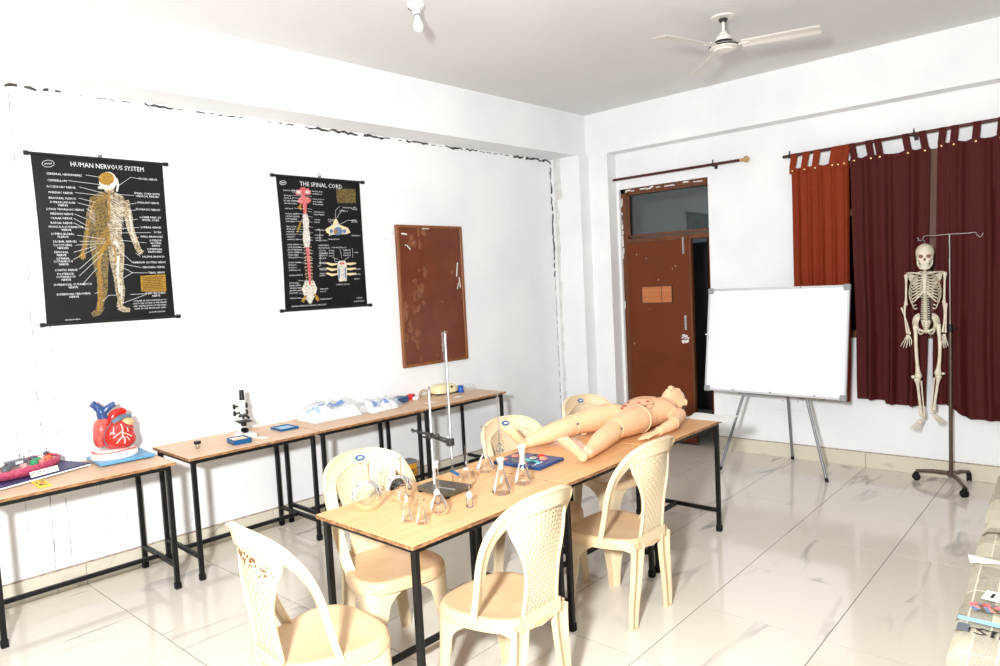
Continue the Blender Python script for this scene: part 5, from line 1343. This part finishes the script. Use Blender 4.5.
b = MB(); b.bbox((-.055, -.010, zc_), (.026, .03, .026), .004); b.tube([(-.055, -.02, zc_), (-.055, -.045, zc_)], .004, 6); b.box((-.055, -.046, zc_), (.022, .006, .008)); b.build('boss_head', 'iron', bs); MB().bbox((.064, .0, zc_-.020), (.034, .034, .036), .006).build('jaw', 'iron', bs); MB().ball((.005, -.02, zc_+.006), .011, 10, 6).build('wing_nut', 'iron', bs)
MB().tube([(.0, -.03, .0285), (.10, -.02, .0285)], .004, 6).build('groove_highlight', 'chrome', bs)
bu = thing('burette', 'tall glass burette with a blue stopcock, held by the stand clamp', 'burette', (-.093, -1.040, ZT))
MB().lathe([(.0062, .125), (.0062, .748)], 14).build('tube', 'glass', bu, 60)
MB().lathe([(.0026, .165), (.0026, .745)], 12).build('inner_bore', 'frost', bu, 60)
b = MB()
for k in range(50): b.tube([(.0064*cos(2*pi*j/14), .0064*sin(2*pi*j/14), .20+k*.0108) for j in range(14)], .00035, 3, loop=True)
o = b.build('graduation', 'ink_grey', bu, None, 'stuff')
MB().lathe([(.0062, .127), (.008, .118), (.008, .100), (.004, .090), (.003, .04), (.0018, .03)], 12).build('jet', 'glass_rim', bu)
MB().tube([(-.012, 0, .108), (.022, 0, .100)], .0065, 10).ball((.030, 0, .098), (.012, .006, .008), 10, 6).build('stopcock', 'slide_blue', bu)
b = MB().lathe([(.0062, .748), (.0095, .755), (.0062, .751)], 14); b.build('rim', 'glass_rim', bu)
bu2 = thing('burette', 'thinner glass measuring tube standing against the left of the tall burette', 'burette', (-.1015, -1.0475, ZT))
MB().lathe([(.0028, .27), (.0028, .752)], 10).build('tube', 'glass_rim', bu2)
MB().lathe([(.0030, .271), (.0015, .26), (0, .258)], 10).build('tip', 'frost', bu2)
# ------------------------------------------------------------------ things on the left tables
ZL = HT_L
def lt(x, y): return (x, y, ZL)
# animal cell model on its navy board
cbd = thing('display_board', 'navy display board with white edge lying under the animal cell model', 'board', (-2.345, -2.13, ZL), R(19))
MB().bbox((0, .0, .018), (.27, .52, .008), .002).build('cover', 'navy', cbd); MB().box((0, 0, .010), (.268, .516, .008)).build('core', 'paper', cbd); MB().box((-.004, 0, .003), (.25, .50, .006)).build('underside', 'dark', cbd)
cl = thing('animal_cell_model', 'magenta animal cell model with grey and green organelles, labelled ANIMAL CELL', 'cell model', (-2.355, -2.175, ZL+.022), R(19)); cl.scale = (.86, .98, 1)
n = 40
def shell(rx, ry, z, k): return [(rx*cos(2*pi*j/n)*(1+.03*sin(3*2*pi*j/n)), ry*sin(2*pi*j/n)*(1+.03*cos(2*2*pi*j/n)), z+(.010*sin(2*pi*j/n) if k else 0)) for j in range(n)]
b = MB(); b.loft([shell(.10, .17, 0, 0), shell(.125, .205, .010, 0), shell(.140, .225, .032, 0), shell(.142, .228, .052, 1), shell(.132, .216, .060, 1), shell(.126, .21, .050, 1)], cap=False); b.poly([(p[0], p[1], .0) for p in shell(.10, .17, 0, 0)]); b.build('membrane', 'magenta', cl, 60)
MB().loft([shell(.12, .20, .03, 0), shell(.124, .206, .047, 1)]).build('cytoplasm', 'cyto', cl, 60)
MB().bbox((.0, -.02, .072), (.06, .11, .03), .006).build('label_block', 'slate', cl)
MB().bbox((.031, -.02, .074), (.004, .04, .014), .001).build('block_tag', 'paper', cl)
rnd = random.Random(12)
for x, y, m, r in ((.055, .045, 'green', .022), (.02, .085, 'green', .024), (-.05, .05, 'green', .02), (.07, .12, 'orange', .02), (.02, .15, 'orange', .022), (-.03, .14, 'ink_pale', .02), (.06, -.11, 'slate', .022), (-.02, -.15, 'ink_pale', .024), (.03, -.16, 'orange', .018), (-.07, -.06, 'ink_pale', .02), (-.06, -.13, 'slate', .02), (.085, -.03, 'cyto', .018), (-.08, .12, 'slate', .018), (.085, .075, 'kit_pink', .018), (-.03, .185, 'signal_red', .016)):
    b = MB(); b.ball((x, y, .056), (r, r*1.3, .016), 10, 6, rot=(0, 0, rnd.uniform(0, 3)))
    b.tube([(x+r*.7*cos(k*pi/4), y+r*.9*sin(k*pi/4), .069) for k in range(7)], .003, 5)
    b.build('organelle', m, cl)
for k in range(4): MB().tube([(-.03+.016*k, -.19+.006*k, .058), (-.02+.016*k, -.10, .072+.004*k)], .005, 6).build('fibre_strip', 'chip', cl)
for x, y, h in ((-.02, -.10, .105), (-.05, .03, .10), (-.07, .10, .11), (.01, .02, .098), (-.02, .17, .108)):
    b = MB().tube([(x, y, .05), (x, y, h)], .0012, 5); b.ball((x, y, h), .004, 6, 4); b.build('marker_pin', 'dark', cl)
MB().bbox((-.055, .185, .075), (.024, .03, .018), .004).build('marker_block', 'slate', cl)
lp = MB().box((.178, .03, .018), (.003, .16, .032), (0, -.5, 0)).build('label_strip', 'paper', cl)
b = MB(); vs, fs = text_mesh('ANIMAL CELL', .030, 'CENTER')
Tl = Matrix.Translation((.178, .03, .018)) @ Euler((0, -.5, 0)).to_matrix().to_4x4() @ Matrix.Translation((.0022, 0, 0)) @ Matrix(((0, 0, 1, 0), (1, 0, 0, 0), (0, 1, 0, 0), (0, 0, 0, 1)))
b.add([(v[0]*.85, v[1], 0) for v in vs], fs, Tl); b.build('lettering', 'ink_black', lp, None)
# yellow card
yc = thing('yellow_card', 'small yellow card with a red and black emblem at the table front edge', 'card', (-2.095, -2.15, ZL), R(-4))
MB().bbox((0, 0, .004), (.18, .062, .007), .0015).build('card', 'yellow', yc)
b = MB(); b.cur = 0; b.slab([(.024*cos(k*pi/6)*.7-.005, .010*sin(k*pi/6)+.006) for k in range(12)], .0076, .0082); b.cur = 1
for p in ([(-.05, -.012), (-.03, -.018), (.0, -.016)], [(.03, -.014), (.05, .004), (.06, .016)], [(-.05, .0), (-.06, .012), (-.03, .018)], [(.035, -.02), (.065, -.006)]): b.tube([(x, y, .0078) for x, y in p], .0022, 5)
b.build('emblem', ['signal_red', 'ink_black'], yc, None)
# heart model
hb = thing('heart_stand_board', 'sky blue board with a dark foot under the red heart model', 'board', (-2.335, -1.665, ZL), R(-4))
MB().bbox((0, 0, .014), (.30, .30, .016), .003).build('board', 'sky_blue', hb); MB().box((-.0, 0, .003), (.26, .26, .006)).build('foot', 'dark', hb)
ht = thing('heart_model', 'large red anatomical heart model with blue veins on a white base', 'heart model', (-2.335, -1.695, ZL+.022), R(-6))
b = MB(); n = 36
def ov(rx, ry, z, ox=0, wv=0): return [(ox+rx*cos(2*pi*k/n)*(1+wv*sin(5*2*pi*k/n)), ry*sin(2*pi*k/n)*(1+wv*cos(4*2*pi*k/n)), z) for k in range(n)]
b.loft([ov(.098, .125, 0), ov(.102, .13, .006), ov(.098, .126, .030, 0, .01), ov(.085, .112, .044, -.005, .02), ov(.06, .08, .052, -.01)]); b.build('base', 'base_white', ht, 50)
b = MB()
for k in range(40):
    a = 2*pi*k/40; b.ball((.088*cos(a)-.004, .115*sin(a), .0405+.003*sin(3*a)), (.010, .012, .0035), 6, 4)
b.build('base_stain', 'heart_pink', ht)
HX = 0.0
me_ = MB(); me_.ball((.01, .018, .132), (.080, .100, .092), 20, 14); me_.ball((.03, .035, .105), (.066, .085, .062), 16, 10); me_.ball((.02, .03, .168), (.064, .085, .058), 16, 10)
mesh_obj('ventricles', remesh(me_, .006, 4), 'heart_red', ht)
me_ = MB(); me_.ball((-.005, -.062, .165), (.058, .045, .075), 16, 12); me_.ball((.0, -.075, .125), (.045, .036, .06), 14, 10); me_.ball((-.01, -.045, .215), (.045, .04, .035), 14, 10)
mesh_obj('right_atrium', remesh(me_, .006, 4), 'heart_pink', ht)
MB().ball((.035, .072, .200), (.036, .042, .028), 16, 10).build('fat_pad', 'heart_fat', ht)
b = MB().tube(catmull([(-.005, -.03, .20), (-.008, -.048, .25), (-.008, -.055, .29), (-.008, -.078, .318), (-.008, -.098, .338)], 4), [.030]*4+[.028]*4+[.025]*4+[.021]*5, 14)
b.tube(catmull([(-.004, -.045, .268), (0, -.018, .296), (.002, .008, .312), (.004, .024, .316)], 4), [.020]*6+[.018]*7, 12); b.build('vena_cava', 'heart_blue', ht, 60)
b = MB().tube(catmull([(.012, -.005, .19), (.014, .0, .235), (.012, .022, .262), (.008, .052, .268), (.004, .066, .258)], 4), [.026]*8+[.024]*9, 14); b.tube([(-.012, -.052, .30), (-.012, -.072, .332)], [.016, .015], 10); b.build('aorta', 'heart_bright', ht, 60)
MB().tube(catmull([(.036, -.005, .205), (.034, .03, .226), (.026, .06, .235), (.016, .095, .228)], 4), [.022]*6+[.018]*7, 12).build('pulmonary_artery', 'heart_grey', ht, 60)
b = MB()
def on_h(y, z, d=.0015):
    # outer x of the ventricle blob for y,z
    best = 0
    for c_, r in (((.01, .018, .132), (.080, .100, .092)), ((.03, .035, .105), (.066, .085, .062)), ((.02, .03, .168), (.064, .085, .058))):
        q = 1-((y-c_[1])/r[1])**2-((z-c_[2])/r[2])**2
        if q > 0: best = max(best, c_[0]+r[0]*sqrt(q))
    return (best+d-.003, y, z)
for pts, r in (([(.03, .20), (.035, .17), (.03, .14), (.04, .11), (.035, .085)], .004), ([(.032, .16), (.0, .14), (-.02, .125)], .003), ([(.032, .15), (.06, .135), (.08, .12)], .003), ([(.03, .13), (.01, .11), (-.005, .09)], .003), ([(-.01, .19), (-.015, .165), (-.035, .15)], .003), ([(.06, .175), (.065, .15)], .003), ([(.05, .125), (.065, .10)], .0025)):
    P_ = catmull([(p[0], p[1], 0) for p in pts], 4); b.tube([on_h(p.x, p.y) for p in P_], r, 6)
b.build('coronary_vessel', 'pale_vessel', ht)
b = MB()
P_ = catmull([(-.015, .215, 0), (-.045, .18, 0), (-.06, .15, 0), (-.062, .11, 0), (-.045, .08, 0)], 4); b.tube([tuple(Vector(on_h(p.x, p.y))+Vector((.004, 0, 0))) for p in P_], .003, 6)
P_ = catmull([(.045, .19, 0), (.07, .178, 0), (.092, .165, 0)], 4); b.tube([on_h(p.x, p.y, .002) for p in P_], .0025, 6)
b.build('section_seam', 'heart_grey', ht)
# weight or bottle with black cap
bt = thing('specimen_bottle', 'tiny steel bottle with a black cap near the table left corner', 'bottle', (-2.16, -1.27, ZL))
MB().lathe([(0, 0), (.013, 0), (.015, .003), (.015, .028), (.012, .032), (0, .032)], 18).build('body', 'chrome', bt); MB().lathe([(0, .032), (.021, .032), (.022, .035), (.022, .046), (.019, .049), (0, .049)], 20).build('cap', 'blackp', bt)
# microscope  (local +x towards the room)
ms = thing('microscope', 'black and white student microscope with a round mirror', 'microscope', (-2.22, -.915, ZL), R(-12)); ms.scale = (.94, .94, .94)
b = MB(); b.slab([(-.075, -.055), (-.02, -.055), (.05, -.06), (.085, -.055), (.085, -.03), (.02, -.018), (.02, .018), (.085, .03), (.085, .055), (.05, .06), (-.02, .055), (-.075, .055)], 0, .026); b.build('foot', 'white', ms)
MB().loft([[(-.075, -.024, .026), (-.03, -.024, .026), (-.03, .024, .026), (-.075, .024, .026)], [(-.078, -.020, .10), (-.045, -.02, .10), (-.045, .02, .10), (-.078, .02, .10)]]).build('pillar', 'white', ms)
b = MB(); secs = []
for x, z, w in ((-.06, .095, .017), (-.082, .13, .017), (-.088, .17, .017), (-.07, .205, .017), (-.035, .222, .017)): secs.append([(x-.014, -w, z), (x+.014, -w, z+.004), (x+.014, w, z+.004), (x-.014, w, z)])
b.loft(secs); b.build('arm', 'white', ms)
b = MB(); 
for z in (.215, .165):
    b.tube([(-.07, -.05, z), (-.07, .05, z)], .0065, 10)
    for s in (-1, 1): b.lathe([(0, 0), (.018, 0), (.020, .004), (.020, .012), (.016, .015), (0, .015)], 18, Matrix.Translation((-.07, s*.036, z)) @ Matrix.Rotation(-s*pi/2, 4, 'X'))
b.build('focus_knob', 'blackp', ms)
MB().bbox((-.035, 0, .225), (.05, .04, .085), .006).build('tube_block', 'white', ms)
MB().tube([(-.012, 0, .165), (-.012, 0, .265)], .0195, 18).build('body_tube', 'white', ms)
MB().tube([(-.012, 0, .262), (-.012, 0, .338)], [.0185, .0165], 18).build('eyepiece', 'blackp', ms)
b = MB().lathe([(0, .150), (.012, .150), (.026, .160), (.026, .166), (.018, .172), (0, .172)], 18, Matrix.Translation((-.012, 0, 0))); b.build('nosepiece', 'steel', ms)
b = MB().tube([(-.012, 0, .158), (-.012, 0, .128)], [.010, .007], 12); b.tube([(-.004, .008, .160), (.028, .030, .135)], [.011, .008], 12); b.tube([(-.02, -.008, .16), (-.03, -.024, .145)], [.010, .008], 10); b.build('objective', 'blackp', ms)
MB().bbox((-.012, 0, .112), (.105, .10, .008), .002).build('stage', 'blackp', ms)
b = MB(); b.box((-.02, -.03, .118), (.06, .006, .003)); b.box((-.02, .03, .118), (.06, .006, .003)); b.build('stage_clip', 'steel', ms)
b = MB().tube([(-.012, 0, .108), (-.012, 0, .078)], .019, 16); b.tube([(-.05, 0, .085), (-.012, 0, .085)], .008, 8); b.build('condenser', 'blackp', ms)
b = MB(); b.lathe([(0, -.004), (.026, -.004), (.028, 0), (.026, .004)], 20, Matrix.Translation((.0, 0, .048)) @ Matrix.Rotation(.55, 4, 'Y')); b.tube([(-.06, 0, .045), (.0, 0, .044)], .005, 8); b.build('mirror_mount', 'blackp', ms)
MB().lathe([(0, .0045), (.0235, .0045), (.0235, .003)], 20, Matrix.Translation((.0, 0, .048)) @ Matrix.Rotation(.55, 4, 'Y')).build('mirror', 'chrome', ms)
# slide box and loose slides
sb = thing('slide_box', 'small blue open box of glass slides in front of the microscope', 'box', (-2.075, -1.035, ZL), R(-8))
b = MB(); b.box((0, 0, .003), (.13, .115, .006))
for c_, d in (((.063, 0, .016), (.005, .115, .032)), ((-.063, 0, .016), (.005, .115, .032)), ((0, .055, .016), (.13, .005, .032)), ((0, -.055, .016), (.13, .005, .032))): b.box(c_, d)
b.build('tray', 'slide_blue', sb)
for k in range(5): MB().box((-.046+.022*k, .0, .021), (.014, .092, .012), (0, .2, 0)).build('slide', 'carton' if k % 2 else 'paper', sb)
st_ = thing('slide_tray', 'empty blue slide tray with a pale blue inside lying right of the microscope', 'tray', (-2.205, -.625, ZL), R(-4))
MB().bbox((0, 0, .005), (.155, .125, .010), .002).build('lid', 'light_blue', st_)
b = MB()
for c_, d in (((.074, 0, .008), (.010, .13, .016)), ((-.074, 0, .008), (.010, .13, .016)), ((0, .062, .008), (.155, .010, .016)), ((0, -.062, .008), (.155, .010, .016))): b.box(c_, d)
b.build('border', 'slide_blue', st_)
pc = thing('paper_scrap', 'little white paper slip right of the slide box', 'paper', (-2.07, -.875, ZL), R(20))
MB().bbox((0, 0, .001), (.07, .05, .002), .0006).build('slip', 'paper', pc)

# ------------------------------------------------------------------ bags of linen
def pillow(cx_, cy_, rx, ry, h, seed, amp=.02, nu=34, nv=26, flat=.0):
    def f(u, v):
        a, c_ = 2*u-1, 2*v-1
        e = max(0, 1-abs(a)**4)*max(0, 1-abs(c_)**4)
        z = h*e**.38*(.74+.50*noise.noise((a*2.2+seed, c_*2.2, seed)))+amp*e*noise.noise((a*5, c_*5+seed, 2.))
        k = 1+.06*noise.noise((a*3, c_*3, seed+4.))
        return (cx_+a*rx*k, cy_+c_*ry*k, max(.0015, z))
    return f
def bag(name, label, loc, rz, rx, ry, h, seed, stripes):
    t = thing(name, label, 'bag', loc, rz, 'bags of linen')
    f = pillow(.0, 0, rx*.78, ry*.86, h*.88, seed)
    b = MB(); b.grid(f, 34, 26); b.grid(lambda u, v: (f(u, v)[0], f(u, v)[1], .0008), 34, 26, flip=True); b.build('linen', 'linen', t, 70)
    for (u0, v0, u1, v1, w, m) in stripes:
        s_ = MB(); N_ = 22; d = Vector((u1-u0, v1-v0)).normalized(); nrm = Vector((-d.y, d.x))*w
        def g(a, c_):
            u = lerp(u0, u1, a)+nrm.x*(c_-.5); v = lerp(v0, v1, a)+nrm.y*(c_-.5); p = f(min(.97, max(.03, u)), min(.97, max(.03, v))); return (p[0]*1.004, p[1]*1.004, p[2]+.006)
        s_.grid(g, N_, 3); s_.build('stripe', m, t, 70)
    f2 = pillow(0, 0, rx, ry, h, seed, .03)
    b = MB(); b.grid(lambda u, v: (lambda p: (p[0], p[1], p[2]+.006+.022*abs(noise.noise((u*9, v*9, seed+9.)))+.010*abs(noise.noise((u*21, v*21, seed)))))(f2(u, v)), 48, 38); b.build('clear_film', 'film', t, 25)
    return t
bag('linen_bag', 'larger clear plastic bag of white linen with blue bands, left on the bag table', (-2.275, -.20, ZL), R(-3), .165, .235, .135, 1.3, [(.80, .20, .58, .34, .14, 'stripe_blue'), (.58, .34, .52, .82, .14, 'stripe_blue'), (.35, .10, .92, .14, .08, 'light_blue')])
bag('linen_bag', 'smaller clear plastic bag of white linen with two short blue stripes', (-2.185, .20, ZL), R(4), .12, .155, .095, 5.1, [(.42, .30, .92, .22, .16, 'stripe_blue'), (.50, .62, .94, .56, .16, 'stripe_blue')])
fl_ = thing('folded_cloth_pack', 'pale flat cloth pack behind the bags, close to the wall', 'cloth', (-2.375, .375, ZL), R(5))
f = pillow(0, 0, .05, .075, .06, 8.2, .01); b = MB(); b.grid(f, 20, 16); b.grid(lambda u, v: (f(u, v)[0], f(u, v)[1], .001), 20, 16, flip=True); b.build('cloth', 'linen', fl_, 60)
bx = thing('blue_box', 'flat dark blue and pale blue carton right of the linen bags', 'box', (-2.28, .49, ZL), R(20))
MB().bbox((0, 0, .024), (.10, .15, .048), .003).build('carton', 'deep_blue', bx); MB().box((-.01, -.0755, .024), (.075, .0012, .044)).build('side_panel', 'light_blue', bx); MB().box((.0505, 0, .024), (.0012, .14, .040)).build('front_panel', 'slide_blue', bx)
rr = thing('red_clip_box', 'small bright red plastic piece with a white tip beside the blue carton', 'plastic piece', (-2.33, .66, ZL), R(30))
MB().bbox((0, 0, .022), (.05, .09, .044), .006).build('body', 'signal_red', rr); MB().bbox((.055, -.02, .012), (.05, .05, .024), .005).build('white_tip', 'white', rr)
# ------------------------------------------------------------------ last left table
cf_ = thing('centrifuge', 'cream rounded bench instrument with one dark knob', 'lab instrument', (-2.30, 1.02, ZL), R(-6))
b = MB(); secs = []
for z, k, ins in ((.010, .97, .0), (.014, 1.0, 0), (.045, .97, 0), (.072, .80, 0), (.080, .72, 0), (.082, .66, 0)):
    secs.append([(.085*k*math.copysign(abs(cos(2*pi*j/32))**.5, cos(2*pi*j/32))*1.0, .125*k*math.copysign(abs(sin(2*pi*j/32))**.5, sin(2*pi*j/32)), z) for j in range(32)])
b.loft(secs); b.build('housing', 'cream', cf_, 40)
MB().lathe([(0, 0), (.011, 0), (.010, .012), (0, .013)], 14, Matrix.Translation((.074, .035, .058)) @ Matrix.Rotation(1.2, 4, 'Y')).build('knob', 'blackp', cf_)
MB().bbox((0, 0, .006), (.165, .245, .010), .003).build('plinth', 'dark', cf_)
gd = thing('glass_dish', 'upturned clear glass dish left of the cream instrument', 'glass dish', (-2.30, .80, ZL)); MB().lathe([(.055, .001), (.055, .025), (.045, .05), (.028, .064), (0, .070)], 24).build('dish', 'glass', gd, 60); MB().tube([(.055*cos(2*pi*k/24), .055*sin(2*pi*k/24), .0015) for k in range(24)], .0015, 6, loop=True).build('rim', 'glass_rim', gd)
bc = thing('wash_bottle_cap', 'bright blue ribbed screw cap lying right of the cream instrument', 'cap', (-2.19, 1.13, ZL))
b = MB().lathe([(0, 0), (.026, 0), (.028, .004), (.026, .03), (.022, .036), (.022, .05), (.026, .055), (.020, .062), (0, .064)], 20); b.build('cap', 'bluecap', bc)
pb = thing('plastic_beaker', 'clear crumpled plastic cup lying right of the blue cap', 'plastic cup', (-2.22, 1.235, ZL)); MB().tube([(-.02, -.06, .03), (0, .0, .032), (.01, .07, .024)], [.022, .030, .022], 16).build('cup', 'film', pb); MB().tube([(.05, -.05, .006), (.07, .04, .006)], .006, 8).build('pipe', 'film', pb)
for loc, rz, lab_ in (((-2.03, .935, ZL), .4, 'white torn paper flake in front of the cream instrument'), ((-2.03, .61, ZL), .2, 'white torn paper flake in front of the glass dish')):
    t = thing('paper_flake', lab_, 'paper', loc, rz); MB().slab([(-.02, -.06), (.0, -.02), (.025, -.03), (.01, .01), (.03, .05), (-.01, .03), (-.03, .06), (-.015, .0)], .0, .0022).build('flake', 'paper', t)
# yellow carton on the floor below
yb = thing('yellow_carton', 'yellow carton with a grey top standing on the floor under the left tables', 'carton', (-2.30, .545, 0), R(-4))
MB().bbox((0, 0, .115), (.10, .145, .23), .003).build('carton', 'carton', yb); MB().box((0, 0, .245), (.098, .143, .030)).build('lid', 'carton_grey', yb)
b = MB()
for z in (.18, .165, .10): b.box((.0508, .03, z), (.0012, .05, .006))
b.box((.0508, 0, .145), (.0012, .143, .003)); b.build('print_bar', 'ink_black', yb)

# ------------------------------------------------------------------ bench covered with newspaper, lower right
HB = .735
nb_ = thing('newspaper_table', 'table covered with old newspapers at the lower right, beside the aisle', 'table', (2.255, -.62, 0), R(3.0))
MB().bbox((0, 0, HB-.013), (.72, 2.30, .022), .002).build('table_top', 'lam', nb_)
for sx in (-1, 1):
    for sy in (-1, 1): MB().bbox((sx*.32, sy*1.1, (HB-.03)/2), (.027, .027, HB-.03), .003).build('leg', 'black', nb_)
for sx in (-1, 1): MB().bbox((sx*.32, 0, HB-.036), (.025, 2.2, .025), .003).build('apron_rail', 'black', nb_)
for sy in (-1, 1): MB().bbox((0, sy*1.1, HB-.036), (.66, .025, .025), .003).build('apron_rail', 'black', nb_)
rnd = random.Random(14)
layers = [(-1.05, .62, 'news_c', 0), (-.62, .60, 'news_a', 1), (-.22, .56, 'news_b', 2), (.18, .58, 'news_a', 3), (.58, .56, 'news_c', 4), (.95, .50, 'news_b', 5)]
for k, (yc_, ln, m, sd) in enumerate(layers):
    def nf(u, v, off=0, yc_=yc_, ln=ln, sd=sd, k=k):
        x = lerp(-.395, .39, u)+.007*noise.noise((v*3+sd, 0, sd)); y = yc_+(v-.5)*ln+.03*(u-.5)*((sd % 3)-1)+.012*noise.noise((u*5, sd, 1))
        z = HB+.003+.0035*((k*2) % 5)*.6+.006*abs(noise.noise((u*5+sd, v*5, sd)))+.003*noise.noise((u*14, v*14, sd))+.004*sm(.06, 0, v)
        e = max(0, (.03-u)/.03); z -= .018*e
        return (x, y, z+off)
    b = MB(); b.grid(lambda u, v: nf(u, v), 36, 22); b.grid(lambda u, v: nf(u, v, -.0015), 36, 22, flip=True)
    b.build('newspaper', m, nb_, 50)
# coloured picture, blue strap line, headline and barcode slip on the nearest sheets
b = MB()
def flat(mb, x0, x1, y0, y1, z, m_i, rot=0):
    mb.cur = m_i; c_ = ((x0+x1)/2, (y0+y1)/2, z); mb.box(c_, (x1-x0, y1-y0, .0006), (0, 0, rot))
zt_ = HB+.022
rnd = random.Random(6)
for k in range(14):
    b = MB().box((-.362+.006*k, -.400+.03*rnd.random(), zt_+.0004+.0001*k), (.010+.014*rnd.random(), .012+.022*rnd.random(), .0006), (0, 0, rnd.random())); b.build('picture_patch', ['ink_red', 'ink_blue', 'kit_pink', 'slate', 'ink_olive'][k % 5], nb_, None)
MB().box((-.255, -.487, zt_+.0006), (.27, .022, .0006), (0, 0, -.06)).build('strap_line', 'light_blue', nb_)
b = MB(); vs, fs = text_mesh('SII', .060, 'LEFT'); b.add([(v[0]*1.2, v[1], 0) for v in vs], fs, Matrix.Translation((-.352, -.545, zt_+.0014)) @ Matrix.Rotation(-.06, 4, 'Z')); b.build('headline', 'ink_black', nb_, None, 'stuff')
MB().box((-.374, -.535, zt_+.0006), (.026, .045, .0006)).build('dark_picture', 'slate', nb_)
sl = thing('barcode_slip', 'white slip with black bars lying on the newspapers', 'paper', (2.003, -.955, HB+.028), R(-6))
MB().box((0, 0, .0006), (.15, .062, .0012)).build('slip', 'paper', sl)
b = MB()
for k in range(14): b.box((-.03+.007*k, .0, .0015), (.0035 if k % 3 else .0015, .036, .0008))
b.box((-.055, 0, .0015), (.008, .034, .0008)); b.build('bar_print', 'ink_black', sl, None, 'stuff')
tp = thing('torn_paper_flap', 'white torn paper corner sticking out over the newspaper table edge', 'paper', (1.885, -.69, HB+.022), R(10))
MB().add([(-.030, .016, .016), (-.025, -.020, .006), (.05, -.006, .008), (.055, .006, .010), (-.030, .016, .0145), (-.025, -.020, .0045), (.05, -.006, .0065), (.055, .006, .0085)], [(0, 1, 2, 3), (7, 6, 5, 4), (0, 4, 5, 1), (1, 5, 6, 2), (2, 6, 7, 3), (3, 7, 4, 0)]).build('flap', 'paper', tp, None)
